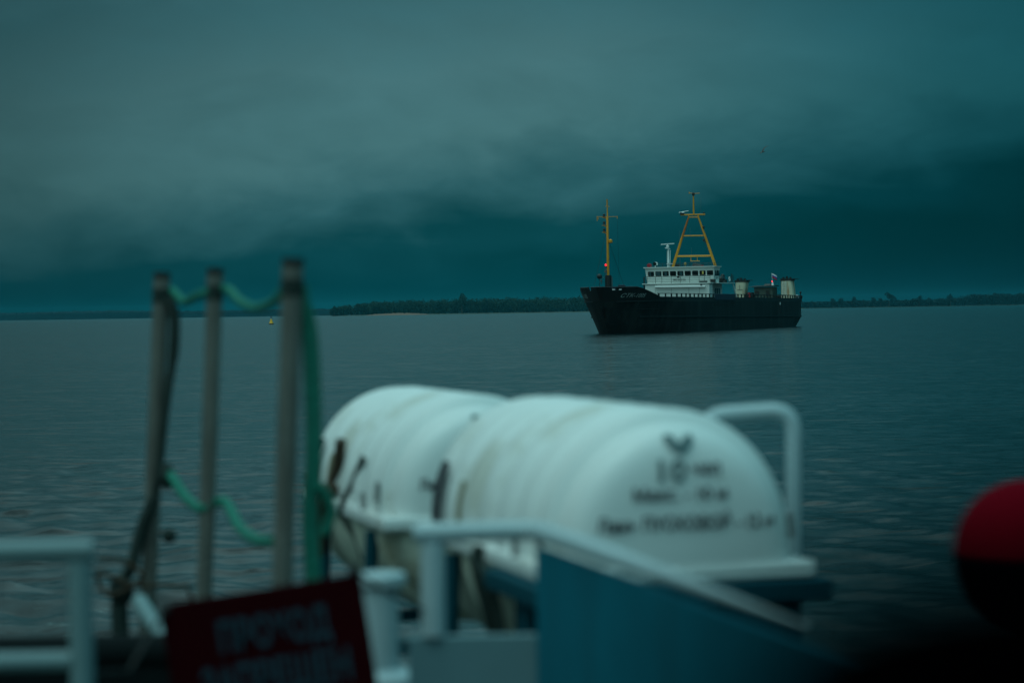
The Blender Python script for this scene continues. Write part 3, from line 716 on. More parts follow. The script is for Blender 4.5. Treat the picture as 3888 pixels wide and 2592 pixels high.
# stern: funnels, engine casing, flag
def funnel(t0, t1, s0, s1, z1, foot):
    w = t1 - t0; mb = MB(); rings = []
    for z, k in ((3.85, 0), (5.2, .4), (z1, 1)):
        ext = foot * (1 - k); pts = []; r_ = .35; a0, a1, b0, b1 = t0, t1 + ext, s0, s1
        for cx, cy, an in ((a1 - r_, b1 - r_, 0), (a0 + r_, b1 - r_, 90), (a0 + r_, b0 + r_, 180), (a1 - r_, b0 + r_, 270)):
            for q in range(4): a = math.radians(an + q * 30); pts.append((cx + r_ * math.cos(a), cy + r_ * math.sin(a), z))
        rings.append(pts)
    n = len(rings[0]); mb.add([p for r in rings for p in r], [(j * n + i, j * n + (i + 1) % n, (j + 1) * n + (i + 1) % n, (j + 1) * n + i) for j in range(2) for i in range(n)] + [tuple(2 * n + i for i in range(n))])
    f = mb.build('funnel', M['rusty_white'], ship, True)
    mb = MB(); mb.box((t0 - .04, s0 - .04, z1 + .003), (t1 + .06, s1 + .04, z1 + .32))
    for k in range(3): mb.tube([(t0 + .3 + k * .55, s0 + .6, z1 + .3), (t0 + .3 + k * .55, s0 + .6, z1 + .55 + .12 * (k == 1))], .19, 8)
    mb.box((t1 - .4, s0 + .3, z1 + .2), (t1 + .75, s1 - .5, z1 + .28)); mb.build('funnel_cap', M['black'], f)
    return f
f1 = funnel(-4.3, -2.55, 77.0, 79.0, 6.98, -.35)
MB().tube([(-3.7, 77.4, 7.4), (-3.7, 77.4, 7.85)], .03, 6).build('exhaust_pipe', M['black'], f1)
mb = MB(); mb.box((-3.95, 76.95, 5.78), (-3.1, 76.99, 5.84)); mb.box((-3.55, 76.95, 5.84), (-3.5, 76.99, 6.5)); mb.build('funnel_bracket', M['steel'], f1)
f2 = funnel(2.95, 4.65, 77.0, 79.0, 7.05, .35)
mb = MB()
for t in (3.3, 3.8): mb.tube([(t, 76.92, 4.6), (t, 76.92, 7.0)], .04, 5)
for z in np.arange(4.8, 7.0, .28): mb.tube([(3.3, 76.92, z), (3.8, 76.92, z)], .03, 5)
mb.build('ladder', M['ship_white'], f2)
cs = MB().box((-1.2, 76.5, 3.85), (1.8, 79.5, 6.12), (.08, .08)).build('engine_casing', M['green_house'], ship)
mb = MB(); mb.add([(-2.1, 76.2, 6.18), (2.0, 76.2, 6.25), (2.0, 79.8, 6.25), (-2.1, 79.8, 6.18), (-.7, 76.4, 6.36), (2.0, 76.2, 6.36), (2.0, 79.8, 6.36), (-.7, 79.6, 6.36)], [(0, 1, 2, 3), (4, 5, 6, 7), (0, 1, 5, 4), (1, 2, 6, 5), (2, 3, 7, 6), (3, 0, 4, 7)]); mb.box((.3, 76.8, 6.36), (1.4, 78.6, 6.62), (.2, .2)); mb.build('roof', M['black'], cs)
MB().box((-1.0, 76.44, 4.9), (-.35, 76.49, 5.5)).build('casing_hatch', M['black'], cs)
MB().box((.75, 76.44, 4.75), (1.3, 76.49, 5.6)).build('casing_door', M['black'], cs)
mb = MB(); mb.lathe([(.24, 6.36), (.08, 6.9)], (1.42, 78, 0), 10); mb.tube([(1.42, 78, 6.8), (1.30, 78, 8.3)], .03, 6); fp = mb.build('flagpole', M['white'], ship)
MB().sphere((1.36, 77.9, 7.0), .09, 10, 8).build('stern_lamp', M['red_lamp'], fp, True)
cl = [mat('flag_white', (.75, .75, .75), .8, .05, 4), mat('flag_blue', (.02, .06, .35), .8, .1, 4), mat('flag_red', (.45, .01, .03), .8, .1, 4)]
fl = empty('flag'); fl.parent = ship
for k in range(3):
    mb = MB(); vs = []
    for i in range(9):
        u = i / 8 * 1.0
        for zz in (1 - k / 3, 1 - (k + 1) / 3):
            vs.append((1.31 + u * .80, 78 + .10 * math.sin(u * 7 + zz), 7.50 + zz * .72 - u * .42 * (.5 + .5 * u) + .05 * (1 - zz)))
    mb.add(vs, [(i * 2, i * 2 + 2, i * 2 + 3, i * 2 + 1) for i in range(8)])
    o = mb.build('flag_stripe', cl[k], fl, 'all'); md = o.modifiers.new('thick', 'SOLIDIFY'); md.thickness = .008
mb = MB(); mb.lathe([(.12, -.7), (.30, -.6), (.33, -.1), (.36, 0), (.33, .1), (.30, .6), (.12, .7)], (4.2, 80.6, 4.55), 12, 'x'); mb.build('raft_drum', M['white'], ship, True)
mb = MB(); mb.box((1.9, 78.5, 3.85), (3.9, 81.0, 4.75)); mb.build('winch_gear', M['black'], ship, bevel=.06)
mb = MB(); mb.sphere((-1.8, 78.0, 4.6), .6, 10, 8, (1, 1, 1.3)); mb.box((-2.9, 77.5, 3.9), (-2.0, 78.3, 5.3)); mb.build('mooring_winch', M['black'], ship, bevel=.06)
MB().box((-2.25, 76.9, 4.6), (-1.85, 77.0, 5.35)).build('red_hose_box', M['red'], ship)

# ------------------------------------------------------------------ channel buoy and gull
by = empty('channel_buoy', (-78.4, 752, 0)); tag(by, 'yellow cone-shaped channel buoy with dark topmark floating far left of the ship', 'buoy')
MB().lathe([(.70, -.4), (.80, -.1), (.80, .28), (.74, .34)], n=18).build('float_collar', M['black'], by, True)
MB().lathe([(.72, .33), (.62, .5), (.34, 1.25), (.30, 1.42), (.16, 1.75), (.1, 1.78)], n=18).build('body', mat('buoy_yellow', (.85, .42, .01), .5, .1, 2), by, True)
mb = MB(); mb.tube([(0, 0, 1.7), (0, 0, 2.2)], .07, 6); mb.lathe([(.14, 2.15), (.2, 2.25), (.2, 2.5), (.08, 2.62), (.08, 2.75)], n=10); mb.build('topmark', M['black'], by, True)
mb = MB()
wl = spline([(-.05, 0, 0), (.10, .05, .30), (.38, .12, .58), (.62, .15, .66)], 5); wr_ = spline([(-.05, 0, 0), (-.14, -.25, -.02), (-.24, -.45, -.14), (-.34, -.55, -.20)], 5)
def wing(mb, line, ch):
    n = len(line); vs = []
    for i, p in enumerate(line):
        c = ch * (1 - (i / (n - 1)) ** 2 * .85); vs += [p + Vector((-c * .4, c * .5, .012)), p + Vector((c * .4, -c * .5, .0)), p + Vector((0, 0, -.03))]
    fs = []
    for i in range(n - 1):
        for k in range(3): fs.append((i * 3 + k, i * 3 + (k + 1) % 3, (i + 1) * 3 + (k + 1) % 3, (i + 1) * 3 + k))
    mb.add(vs, fs + [(0, 1, 2), ((n - 1) * 3, (n - 1) * 3 + 1, (n - 1) * 3 + 2)])
mb.tube(spline([(-.24, .30, -.04), (-.12, .12, -.02), (.02, -.02, .0), (.12, -.14, .0), (.2, -.24, -.01)], 4), [.02] + [.03, .04, .05, .055, .06, .065, .07, .075, .075, .07, .065, .055, .05, .045, .03] + [.012], 8)
wing(mb, wl, .20); wing(mb, wr_, .20)
gull = mb.build('gull', mat('gull_grey', (.06, .07, .07), .8, .2, 6), smooth=True, loc=(27.47, 250, 19.83)); tag(gull, 'dark gull flying high in the sky above and right of the ship', 'bird')

# ------------------------------------------------------------------ our own boat, close to the camera
M['boat_white'] = mat('boat_white', (.44, .55, .58), .45, .07, 5, stain=((.38, .36, .28), 3, .66, .6))
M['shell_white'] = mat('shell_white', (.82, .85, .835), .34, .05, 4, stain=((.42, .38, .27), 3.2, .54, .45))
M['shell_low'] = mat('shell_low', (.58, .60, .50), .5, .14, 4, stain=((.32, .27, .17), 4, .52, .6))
M['post_grey'] = mat('post_grey', (.135, .137, .12), .7, .3, 9, streak=((.07, .06, .05), 18, .5, .7), bump=.3)
M['tape'] = mat('black_tape', (.014, .016, .016), .6, .3, 8)
M['rope_green'] = mat('rope_green', (.004, .19, .13), .75, .3, 40, bump=.6)
M['rope_dark'] = mat('rope_dark', (.012, .028, .024), .85, .4, 40, bump=.6)
M['rope_brown'] = mat('rope_brown', (.055, .036, .022), .9, .4, 30, bump=.6)
M['sign_red'] = mat('sign_red', (.027, .0007, .0022), .8, .25, 8, spec=.05)  # board hangs in shade; that darkness is mixed into this red
M['sign_letter'] = mat('sign_letter', (.024, .052, .072), .8, .25, 12, spec=.1)  # letters darkened likewise, shade included in the colour
M['rail_grey'] = mat('rail_grey', (.17, .27, .285), .5, .1, 5, stain=((.10, .12, .11), 3, .62, .6))  # darker copy of the white rail paint; shade put into the colour
M['boat_blue'] = mat('boat_blue', (.004, .065, .09), .8, .15, 4, spec=.12)
M['hull_dark'] = mat('bulwark_dark', (.005, .009, .010), .8, .4, 4, spec=.1)
M['deck_paint'] = mat('deck_paint', (.05, .07, .065), .7, .3, 3)
M['ink'] = mat('stencil_ink', (.012, .022, .035), .6, .3, 12)
M['ink_pale'] = mat('stencil_ink_pale', (.10, .17, .18), .6, .3, 12)
M['strap'] = mat('strap_dark', (.012, .015, .025), .7, .3, 20)
M['strap_pale'] = mat('strap_pale', (.30, .27, .18), .8, .3, 20)
M['strap_grey'] = mat('strap_grey', (.22, .23, .23), .8, .3, 20)
M['buoy_red'] = mat('buoy_red', (.22, .0010, .010), .9, .15, 6, spec=.05)
M['tarp_black'] = mat('black_canvas', (.0010, .0018, .0030), 1.0, .4, 20, spec=.0)

DECK = 1.5
MB().box((-5.0, -6.0, DECK - .25), (2.2, 8.9, DECK)).build('boat_deck', M['deck_paint'])['kind'] = 'structure'
hb = MB().box((-5.1, -6.2, -.6), (2.3, 9.0, DECK - .26), (-.1, -.1)).build('boat_hull', M['hull_dark']); hb['kind'] = 'structure'

M['cabin'] = mat('cabin_paint', (.10, .15, .16), .6, .1, 3)
mb = MB(); mb.box((-2.6, -3.6, DECK + .001), (2.0, -.9, 4.6)); mb.box((-2.8, -3.8, 4.601), (2.2, .3, 4.72))  # unseen wall and roof added behind the camera to shade the foreground
mb.build('boat_cabin', M['cabin'])['kind'] = 'structure'

# dark bulwark across the left
bwk = empty('bulwark', (-2.7, 5.85, DECK)); tag(bwk, 'dark painted bulwark plate with rounded cap at the bottom left, behind the white railing', 'bulwark')
MB().box((-2.3, -.03, 0), (2.25, .03, .62)).build('plate', M['hull_dark'], bwk)
MB().tube([(-2.3, 0, .65), (2.25, 0, .65)], .045, 10).build('cap_rail', M['hull_dark'], bwk, True)

# white railings left and right
lr = empty('pipe_railing', (-.85, 4.5, DECK)); tag(lr, 'white pipe railing with one post, at the bottom left edge of the photo', 'railing')
Zt = 2.548 - DECK
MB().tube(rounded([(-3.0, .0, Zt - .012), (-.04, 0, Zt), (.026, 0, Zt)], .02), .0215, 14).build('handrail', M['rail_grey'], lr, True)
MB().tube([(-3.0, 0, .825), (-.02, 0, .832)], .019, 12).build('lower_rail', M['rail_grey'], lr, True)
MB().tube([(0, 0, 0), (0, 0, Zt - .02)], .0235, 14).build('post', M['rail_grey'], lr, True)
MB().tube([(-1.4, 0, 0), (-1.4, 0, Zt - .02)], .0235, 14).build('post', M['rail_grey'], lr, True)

rr_ = empty('bent_railing', (-.2, 5.0, DECK)); tag(rr_, 'white bent pipe handrail in front of the raft canisters, sloping down to the right', 'railing')
Z0 = 2.522 - DECK
hp = rounded([(-.02, 0, Z0), (.245, 0, Z0 + .004), (.642, -1.48, Z0 - .006)], .05, 8)
hp = [q for i, p in enumerate(hp[:-1]) for q in [p.lerp(hp[i + 1], k / 6) for k in range(6)]] + [hp[-1]]
MB().tube(hp, [.0215 * min(1, max(.12, 1 - .88 * (-p.y - .45) / 1.05)) for p in hp], 14).build('handrail', M['boat_white'], rr_, True)   # thinned so the near end fades into the dark; shading by shape
MB().tube([(.02, 0, .80), (.02, 0, Z0 - .02)], .027, 14).build('post', M['boat_white'], rr_, True)
cm = empty('coaming', (-.2, 5.0, DECK)); tag(cm, 'pale blue-white steel coaming plate under the bent handrail, centre bottom', 'coaming')
M['coam'] = mat('coaming_paint', (.15, .27, .30), .5, .1, 5); M['coam_blue'] = mat('blue_paint', (.003, .145, .205), .8, .35, 2.5, spec=.12, streak=((.008, .095, .13), 3, .52, .5))  # side plate: dark blue base with streaked mottling
mb = MB(); mb.box((-.035, -.012, 0), (.245, .012, .80)); mb.build('front_plate', M['coam'], cm, bevel=.004)
dd = Vector((.397, -1.48, 0)).normalized(); nn = Vector((dd.y, -dd.x, 0)) * .012; p0 = Vector((.256, -.03, 0)); p1 = p0 + dd * 2.5
mb = MB(); mb.add([p0 + nn, p0 - nn, p1 - nn, p1 + nn] + [p + Vector((0, 0, Z0 - .035)) for p in (p0 + nn, p0 - nn, p1 - nn, p1 + nn)], [(0, 1, 2, 3), (4, 5, 6, 7), (0, 1, 5, 4), (1, 2, 6, 5), (2, 3, 7, 6), (3, 0, 4, 7)])
mb.build('side_plate', M['coam_blue'], cm)

# raft canisters: local y runs aft along the axis from the lettered end, x across, z = 0 at the joint
R0 = .325; SK = .03; RZ0 = .342
def arch(sc, z_skirt, lower=False):
    pts = []
    n = 28
    for k in range(n + 1):
        a = math.pi * k / n
        x, z = R0 * math.cos(a), (R0 if lower else RZ0) * math.sin(a)
        if lower: pts.append((x * sc, -.045 - max(0, z) * .95 * sc))
        else: pts.append((x * sc, max(.0, SK + z * sc - R0 * (1 - sc) * .1)))
    base = -.045 if lower else 0.0
    return [(R0 * sc, base)] + pts + [(-R0 * sc, base)]
CL = 1.38
DOME = [(0.0, .10), (.002, .40), (.006, .60), (.011, .70), (.019, .77), (.030, .82), (.046, .862), (.064, .885), (.080, .89)]
prof = list(DOME) + [(.096, .895), (.104, .905), (.112, .945), (.120, .98), (.132, .995), (.150, 1.0)]
for u in np.arange(.165, CL - .16, .015):      # broad shallow corrugations round the body
    w = .5 - .5 * math.cos(2 * math.pi * (u - .15) / .185); prof.append((float(u), 1 - .10 * w ** 1.4))
prof += [(CL - .13, .985), (CL - .095, .975), (CL - .07, .945), (CL - .05, .885), (CL - .034, .80), (CL - .02, .68), (CL - .009, .52), (CL - .003, .35), (CL, .10)]
def shell(lower):
    mb = MB(); rows = [[(x, y, z) for x, z in arch(s, 0, lower)] for y, s in prof]; n = len(rows[0])
    fs = [(j * n + i, j * n + i + 1, (j + 1) * n + i + 1, (j + 1) * n + i) for j in range(len(rows) - 1) for i in range(n - 1)]
    fs += [tuple(range(n)), tuple((len(rows) - 1) * n + i for i in range(n))]
    return mb.add([p for r in rows for p in r], fs)
def make_canister():
    root = empty('raft_canister')
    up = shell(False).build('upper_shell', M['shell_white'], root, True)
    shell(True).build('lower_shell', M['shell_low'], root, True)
    mb = MB(); k = .014
    mb.box((-R0 - k, -.006, -.044), (R0 + k, CL + .004, -.001)); mb.build('joint_rim', M['shell_white'], root, bevel=.01)
    def F(u, v, off):          # a point of the domed end, 3 mm proud
        rr = (math.hypot(u, (v - SK) * R0 / RZ0) if v > SK else abs(u)) / R0
        return (u, float(np.interp(rr, [d[1] for d in DOME] + [1.0], [d[0] for d in DOME] + [.12])) - .006, v)
    for row in (('чел', .044, .060, .216, 0, .0009, .074), ('Макс. - 10 м', .042, -.007, .155, 0, .0009, .24), ('Линь ПУСКОВОЙ - 12 м', .046, .010, .083, 0, .0009, .455)):
        lettering('lettering', [row], F, M['ink'], up)
    lettering('lettering', [('10', .075, -.026, .200, 0, .0015, .070)], F, M['ink_pale'], up)
    mb = MB(); ex, ez = -.004, .288
    mb.add([F(ex + a, ez + b, 0) for a, b in ((-.040, .018), (-.030, .026), (-.017, .023), (.000, .003), (.020, .022), (.032, .025), (.040, .012), (.026, -.008), (.004, -.024), (-.024, -.006))], [(0, 1, 2, 3, 9), (3, 4, 5, 6, 7), (9, 3, 7, 8)])
    mb.build('emblem', M['ink_pale'], up)
    # two lashing straps that show only low on the flanks, buckles
    for y, a0, a1, m in ((CL - .20, -2, 27, M['strap']), (CL - .46, -4, 20, M['strap_pale']), (.34, -8, 4, M['strap_grey']), (.13, 2, 12, M['strap_grey'])):
        for sd in (-1, 1):
            mb = MB(); vs = []; n = 12; wd = .026 if y > 1.0 else .012
            for k in range(n + 1):
                a = math.radians(a0 + (a1 - a0) * k / n); ca = math.cos(a) if a > 0 else 1.0
                for rr in (1.0, 1.03):
                    for dy in (-wd, wd): vs.append((sd * R0 * rr * ca, y + dy, SK + RZ0 * rr * math.sin(a)))
            fs = []
            for k in range(n):
                q = k * 4; fs += [(q + 2, q + 3, q + 7, q + 6), (q, q + 4, q + 6, q + 2), (q + 1, q + 3, q + 7, q + 5), (q, q + 1, q + 5, q + 4)]
            mb.add(vs, fs + [(0, 1, 3, 2), (n * 4, n * 4 + 1, n * 4 + 3, n * 4 + 2)])
            mb.build('strap', m, root)
    return root
AX = Vector((-.466, 1.67, 0)).normalized(); RZ = math.atan2(-AX.x, AX.y)
raft = make_canister(); raft.location = (.408, 5.56, 2.385); raft.rotation_euler = (0, 0, RZ)
tag(raft, 'nearer white ribbed raft canister with its lettered round end facing the camera', 'life raft', 'raft canisters in a row')
def copy_tree(o, parent=None):
    c = o.copy(); col.objects.link(c)
    if parent: c.parent = parent
    for ch in list(o.children): copy_tree(ch, c)
    return c
raft2 = copy_tree(raft); raft2.location = (-.085, 7.25, 2.365)
raft2['label'] = 'farther white ribbed raft canister, half hidden behind the lettered one'

# cradles the canisters lie on
def make_cradle(label, raft_ob, ys):
    root = empty('raft_cradle', (raft_ob.location.x, raft_ob.location.y, DECK), RZ); tag(root, label, 'cradle', 'cradles under the raft canisters')
    zt = raft_ob.location.z - DECK - .06
    for y in ys:
        for sx in (-1, 1):
            MB().tube([(sx * .36, y, 0), (sx * .325, y, zt)], .022, 10).build('leg', M['boat_blue'], root, True)
        MB().box((-.35, y - .02, zt - .40), (.35, y + .02, zt - .36)).build('saddle', M['boat_blue'], root)
    for sx in (-1, 1): MB().tube([(sx * .36, ys[0] - .15, .05), (sx * .36, ys[-1] + .15, .05)], .022, 10).build('runner', M['boat_blue'], root, True)
    return root
make_cradle('dark blue pipe cradle under the nearer raft canister', raft, (.22, 1.0))
make_cradle('dark blue pipe cradle under the farther raft canister', raft2, (.22, 1.0))
sb = empty('raft_pedestal', raft.location, RZ); tag(sb, 'dark blue painted steel pedestal under the lettered end of the nearer raft canister', 'pedestal')
mb = MB(); mb.box((-.37, -.03, -.095), (.37, .50, -.046)); mb.build('top_tray', M['boat_blue'], sb, bevel=.006)
mb = MB(); mb.box((-.30, .0, DECK - raft.location.z), (.30, .46, -.096)); mb.build('box', M['boat_blue'], sb, bevel=.006)
# brown lashing on the far canister's back end
def on_far(x, y, z): return raft2.matrix_basis @ Vector((x, y, z))
raft2.rotation_euler = (0, 0, RZ)
bpy.context.view_layer.update()
mb = MB()
mb.tube(spline([on_far(-.305, .80, .20), on_far(-.315, .86, .08), on_far(-.345, .93, -.02), on_far(-.345, .98, -.14), on_far(-.33, 1.02, -.32), on_far(-.36, 1.04, -.55)], 6), .020, 8)
mb.tube(spline([on_far(-.345, 1.24, .05), on_far(-.355, 1.08, .03), on_far(-.348, .84, .035)], 6), .016, 8)
mb.tube(spline([on_far(-.35, 1.15, .03), on_far(-.35, 1.10, -.2), on_far(-.34, 1.06, -.5)], 6), .026, 8)
mb.sphere(on_far(-.34, .83, .03), .03, 8, 6); mb.sphere(on_far(-.35, 1.07, -.33), .035, 8, 6)
o = mb.build('lashing_rope', M['rope_brown'], smooth=True); tag(o, 'frayed brown lashing rope tied round the farther raft canister\'s left end', 'rope')
mb = MB(); mb.tube(spline([on_far(-.30, .46, .16), on_far(-.325, .55, .06), on_far(-.342, .63, -.03), on_far(-.30, .60, -.12), on_far(-.29, .54, -.18)], 6), .010, 8)
o = mb.build('painter_line', M['rope_dark'], smooth=True); tag(o, 'thin dark painter line looped over the farther raft canister\'s white rim', 'rope')

bpy.context.view_layer.update()
def on_near(x, y, z): return raft.matrix_basis @ Vector((x, y, z))
mb = MB(); mb.tube(spline([on_near(-.345, .62, .0), on_near(-.355, .62, -.05), on_near(-.33, .60, -.18), on_near(-.30, .60, -.32), on_near(-.31, .60, -.5)], 6), .018, 8)
mb.tube(spline([on_near(-.355, .60, -.04), on_near(-.34, .48, -.14), on_near(-.33, .44, -.30), on_near(-.33, .44, -.5)], 6), .012, 8)
o = mb.build('lashing_strap', M['rope_dark'], smooth=True); tag(o, 'dark lashing strap hanging under the nearer raft canister, behind the handrail post', 'strap')

# inverted-U grab rail behind the near canister
mb = MB(); mb.tube(rounded([(.50, 6.3, DECK), (.515, 6.3, 2.708), (.768, 6.3, 2.722), (.735, 6.3, DECK)], .07, 8), .0215, 14)
o = mb.build('grab_rail', M['boat_white'], smooth=True); tag(o, 'white inverted-U pipe grab rail sticking up behind the lettered raft canister', 'grab rail')

# three stanchions with green rope
def stanchion(label, top, bot, r_):
    t, b = Vector(top), Vector(bot); d = (b - t); b2 = t + d * ((DECK - t.z) / d.z)
    root = empty('stanchion', b2); tag(root, label, 'stanchion', 'gangway stanchions')
    MB().tube([(0, 0, 0), t - b2], r_, 16).build('pole', M['post_grey'], root, True)
    v = (t - b2).normalized()
    MB().tube([t - b2 - v * .004, t - b2 + v * .015], r_ * 1.04, 16).build('cap', M['tape'], root, True)
    MB().tube([t - b2 - v * .075, t - b2 - v * .035], r_ * 1.12, 16).build('rope_knot', M['rope_dark'], root, True)
    return root
P1, P1b, P2, P2b, P3, P3b = Vector((-1.059, 7, 3.12)), Vector((-1.119, 7, 2.111)), Vector((-.846, 6.6, 3.122)), Vector((-.892, 6.6, 2.221)), Vector((-.529, 5.6, 3.122)), Vector((-.566, 5.6, 2.368))
stanchion('leftmost grey weathered stanchion, with dark rope hanging along it', P1, P1b, .0245)
stanchion('middle grey weathered stanchion of the three, with rope knotted on both sides', P2, P2b, .0230)
stanchion('rightmost and thickest-looking grey stanchion, beside a hanging green rope bundle', P3, P3b, .0255)
mb = MB(); z = 3.075
mb.tube(spline([P1 + Vector((.035, -.02, -.04)), P1 + Vector((.08, -.1, -.075)), Vector((-.93, 6.75, 3.055)), P2 + Vector((-.03, 0, -.055)), P2 + Vector((.035, -.02, -.045)), P2 + Vector((.10, -.25, -.083)), P2 + Vector((.17, -.5, -.102)), P2 + Vector((.24, -.75, -.09)), P3 + Vector((-.03, 0, -.07))], 6), .0125, 8)
o = mb.build('handrope', M['rope_green'], smooth=True); tag(o, 'green rope sagging between the tops of the three grey stanchions', 'rope', 'green ropes on the stanchions')
mb = MB()
mb.tube(spline([Vector((-1.056, 7, 2.533)), Vector((-1.02, 6.9, 2.515)), Vector((-.97, 6.8, 2.468)), Vector((-.90, 6.6, 2.45)), Vector((-.865, 6.6, 2.462)), Vector((-.82, 6.55, 2.470)), Vector((-.745, 6.25, 2.425)), Vector((-.66, 5.9, 2.425)), Vector((-.585, 5.62, 2.448))], 6), .0155, 8)
o = mb.build('handrope', M['rope_green'], smooth=True); tag(o, 'green rope drooping lower down between the three grey stanchions', 'rope', 'green ropes on the stanchions')
mb = MB()
for k, (dx, dy, r_) in enumerate(((.034, .03, .014), (.048, .045, .013))):
    mb.tube(spline([P3 + Vector((.02, .02, -.05 - .02 * k)), P3 + Vector((dx - .005, dy, -.18)), P3 + Vector((dx, dy, -.45)), P3 + Vector((dx - .012, dy, -.62)), P3 + Vector((dx - .006, dy, -.85)), P3 + Vector((dx - .02, dy, -1.2))], 6), r_, 8)
mb.tube(spline([P3 + Vector((.055, .03, -.54)), P3 + Vector((.08, .05, -.60)), P3 + Vector((.06, .05, -.66))], 5), .014, 8)
o = mb.build('rope_bundle', M['rope_green'], smooth=True); tag(o, 'thick green rope bundle hanging straight down beside the rightmost stanchion', 'rope')
mb = MB()
mb.tube(spline([P1 + Vector((.02, -.02, -.06)), P1 + Vector((.040, -.03, -.12)), P1 + Vector((.034, -.03, -.24)), P1 + Vector((.012, -.035, -.38)), P1 + Vector((-.01, -.035, -.55)), P1 + Vector((-.03, -.035, -.66)), P1 + Vector((-.07, -.035, -.76)), P1 + Vector((-.10, -.05, -.87)), P1 + Vector((-.135, -.06, -.95)), P1 + Vector((-.13, -.06, -1.2))], 6), [.012] + [.017] * 12 + [.013] * 18 + [.019] * 18 + [.026] * 6, 8)
mb.sphere(P1 + Vector((.012, -.05, -.60)), .030, 10, 8, (.8, 1, 1.4)); mb.sphere(P1 + Vector((.015, -.05, -.78)), .024, 10, 8); mb.sphere(P1 + Vector((-.13, -.06, -.94)), .042, 10, 8, (.9, 1, 1.2))
o = mb.build('dark_rope', M['rope_dark'], smooth=True); tag(o, 'dark knotted rope running down the leftmost stanchion to a heavy knot', 'rope')
mb = MB(); mb.tube(spline([Vector((-1.25, 6.9, 2.28)), Vector((-1.17, 6.9, 2.27)), Vector((-1.12, 6.9, 2.22)), Vector((-1.22, 6.9, 2.17)), Vector((-1.25, 6.9, 2.24)), Vector((-1.15, 6.9, 2.20)), Vector((-1.02, 6.9, 2.19)), Vector((-.97, 6.9, 2.12)), Vector((-.97, 6.9, 1.5))], 6), .007, 8)
o = mb.build('loose_rope', M['rope_brown'], smooth=True); tag(o, 'thin brown loose rope coiled at the foot of the leftmost stanchion', 'rope')
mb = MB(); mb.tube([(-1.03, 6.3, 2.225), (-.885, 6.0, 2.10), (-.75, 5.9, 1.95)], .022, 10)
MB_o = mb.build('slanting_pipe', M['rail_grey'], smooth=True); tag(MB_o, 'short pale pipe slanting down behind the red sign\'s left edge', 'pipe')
mb = MB(); mb.box((-1.16, 6.5, DECK), (-.70, 7.2, 2.02)); mb.box((-1.1, 6.45, 2.022), (-.75, 7.1, 2.10), (.05, .1))
o = mb.build('mooring_gear', M['hull_dark'], bevel=.03); tag(o, 'dark low deck machinery between the white railing and red sign', 'deck gear')

# the red notice board hung on a chain in the gap of the railing
sg = empty('warning_sign', (-.532, 4.8, 2.30)); tag(sg, 'dark red warning sign with two rows of pale Cyrillic letters, tilted, bottom left', 'sign')
sw, sh, tilt = .425, .34, math.radians(8.2)
def sm(u, v, off=0):   # u, v on the board, measured from its top centre
    x = u * math.cos(tilt) - v * math.sin(tilt); z = u * math.sin(tilt) + v * math.cos(tilt)
    return (x - .003, .0 - off - z * .0, z + .130)
def plate(mb, u0, u1, v0, v1, y0, y1):
    q = [sm(u0, v0), sm(u1, v0), sm(u1, v1), sm(u0, v1)]
    return mb.add([(p[0], y0, p[2]) for p in q] + [(p[0], y1, p[2]) for p in q], [(0, 1, 2, 3), (4, 5, 6, 7), (0, 1, 5, 4), (1, 2, 6, 5), (2, 3, 7, 6), (3, 0, 4, 7)])
mb = MB(); plate(mb, -sw / 2, sw / 2, -sh, 0, 0, .008); mb.build('board', M['sign_red'], sg, bevel=.002)
lettering('lettering', [('ПРОХОД', .088, .018, -.118, 0, .003, .235), ('ЗАПРЕЩЕН', .088, .008, -.212, 0, .003, .315)], lambda u, v, off: (sm(u, v)[0], -.003, sm(u, v)[2]), M['sign_letter'], sg)
for pts in ([(sm(sw / 2 - .012, .008)[0], .004, sm(sw / 2 - .012, .008)[2]), (.25, .10, .11), (.33, .18, .06)], [(sm(-sw / 2 + .012, -.01)[0], .004, sm(-sw / 2 + .012, -.01)[2]), (-.26, -.1, -.02), (-.33, -.26, .0)]):
    mb = MB(); mb.sphere(pts[0], .013, 8, 6); mb.tube(pts, .004, 6); mb.build('hanging_chain', M['tape'], sg)
# white bollard just right of the sign
bo = empty('bollard', (-.305, 5.2, DECK)); tag(bo, 'white round bollard with flat cap between the red sign and handrail post', 'bollard')
MB().lathe([(.045, 0), (.045, .88)], (-.005, 0, 0), 20).build('barrel', M['boat_white'], bo, True)
MB().lathe([(.036, .881), (.058, .890), (.058, .910), (.050, .916)], n=20).build('cap_plate', M['boat_white'], bo, True)
MB().lathe([(.075, .60), (.075, .68), (.047, .70)], (.01, 0, 0), 20).build('collar', M['boat_white'], bo, True)

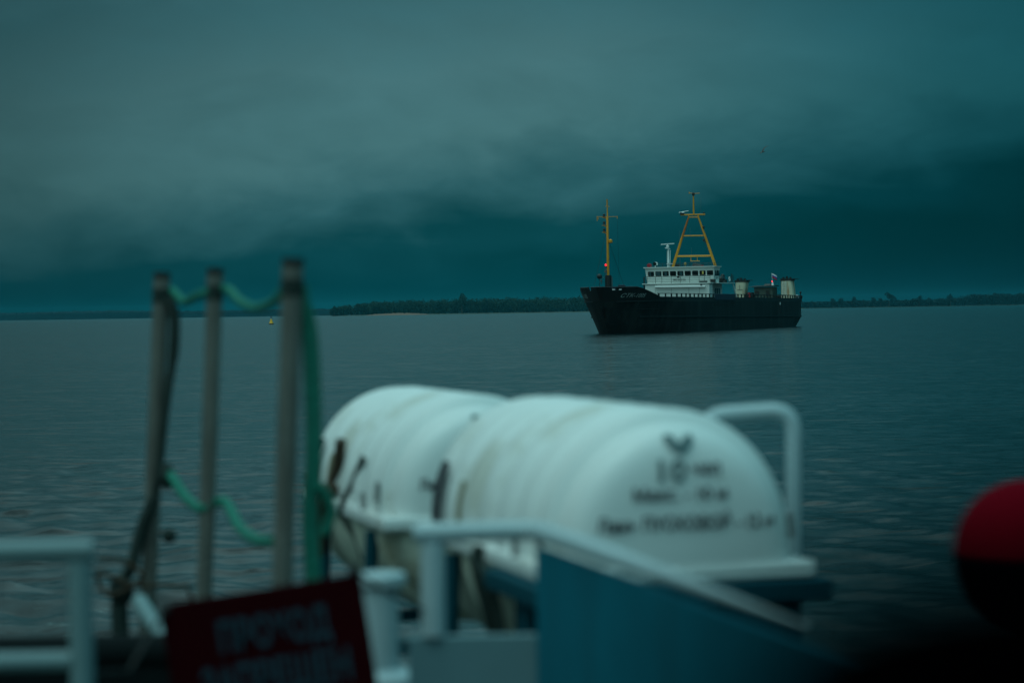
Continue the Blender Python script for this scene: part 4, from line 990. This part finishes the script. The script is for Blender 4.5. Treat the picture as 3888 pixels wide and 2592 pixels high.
# red ball buoy on its post, right edge
rb = empty('ball_buoy', (.778, 3.5, DECK)); tag(rb, 'round ball buoy with red top and black underside, cut off by the right edge', 'buoy')
prof_b = [(max(1e-4, .112 * math.cos(math.radians(a))), .112 * math.sin(math.radians(a))) for a in range(-90, 91, 6)]
MB().lathe([p for p in prof_b if p[1] >= -.001], (0, 0, 2.625 - DECK), 40).build('red_top', M['buoy_red'], rb, 'all')
MB().lathe([p for p in prof_b if p[1] <= .001], (0, 0, 2.6249 - DECK), 40).build('black_bottom', M['tarp_black'], rb, 'all')  # black half stands for the shade under the red ball
MB().tube([(0, 0, 0), (0, 0, 2.53 - DECK)], .02, 10).build('post', M['tape'], rb, True)
# black canvas-covered gear right in front of the lens
mb = MB(); rings = []
prof2 = [(DECK, .0), (2.70, .0), (2.88, .0), (2.945, .0), (2.9558, .0), (2.9633, .0031), (2.9679, .0071), (2.9709, .0122), (2.9740, .0199), (2.9757, .030), (2.9762, .036)]
for z, ins in prof2:
    pts = []; a0, a1, b0, b1 = 0.0196 + ins, .52 - ins, .22, .27; r_ = .010
    for cx, cy, an in ((a1 - r_, b1 - r_, 0), (a0 + r_, b1 - r_, 90), (a0 + r_, b0 + r_, 180), (a1 - r_, b0 + r_, 270)):
        for q in range(5): a = math.radians(an + q * 22.5); pts.append((cx + r_ * math.cos(a), cy + r_ * math.sin(a), z))
    rings.append(pts)
n = len(rings[0]); mb.add([p for r in rings for p in r], [(j * n + i, j * n + (i + 1) % n, (j + 1) * n + (i + 1) % n, (j + 1) * n + i) for j in range(len(rings) - 1) for i in range(n)] + [tuple((len(rings) - 1) * n + i for i in range(n))])
o = mb.build('covered_gear', M['tarp_black'], smooth='all'); tag(o, 'black soft-edged covered shape, far out of focus, in the lower right corner', 'covered gear')

# ------------------------------------------------------------------ river haze
hz = MB().box((-9000, -3000, -2.5), (9000, 9000, 45)).build('haze', None)
hz['kind'] = 'stuff'; hz.display_type = 'WIRE'
m = bpy.data.materials.new('haze_air'); m.use_nodes = True; nt = m.node_tree; nt.nodes.clear()
ou = N(nt, 'ShaderNodeOutputMaterial'); pv = N(nt, 'ShaderNodeVolumePrincipled')
pv.inputs['Color'].default_value = (.10, .80, 1, 1); pv.inputs['Density'].default_value = 3e-5; pv.inputs['Anisotropy'].default_value = .2
nt.links.new(pv.outputs[0], ou.inputs['Volume']); hz.data.materials.append(m)
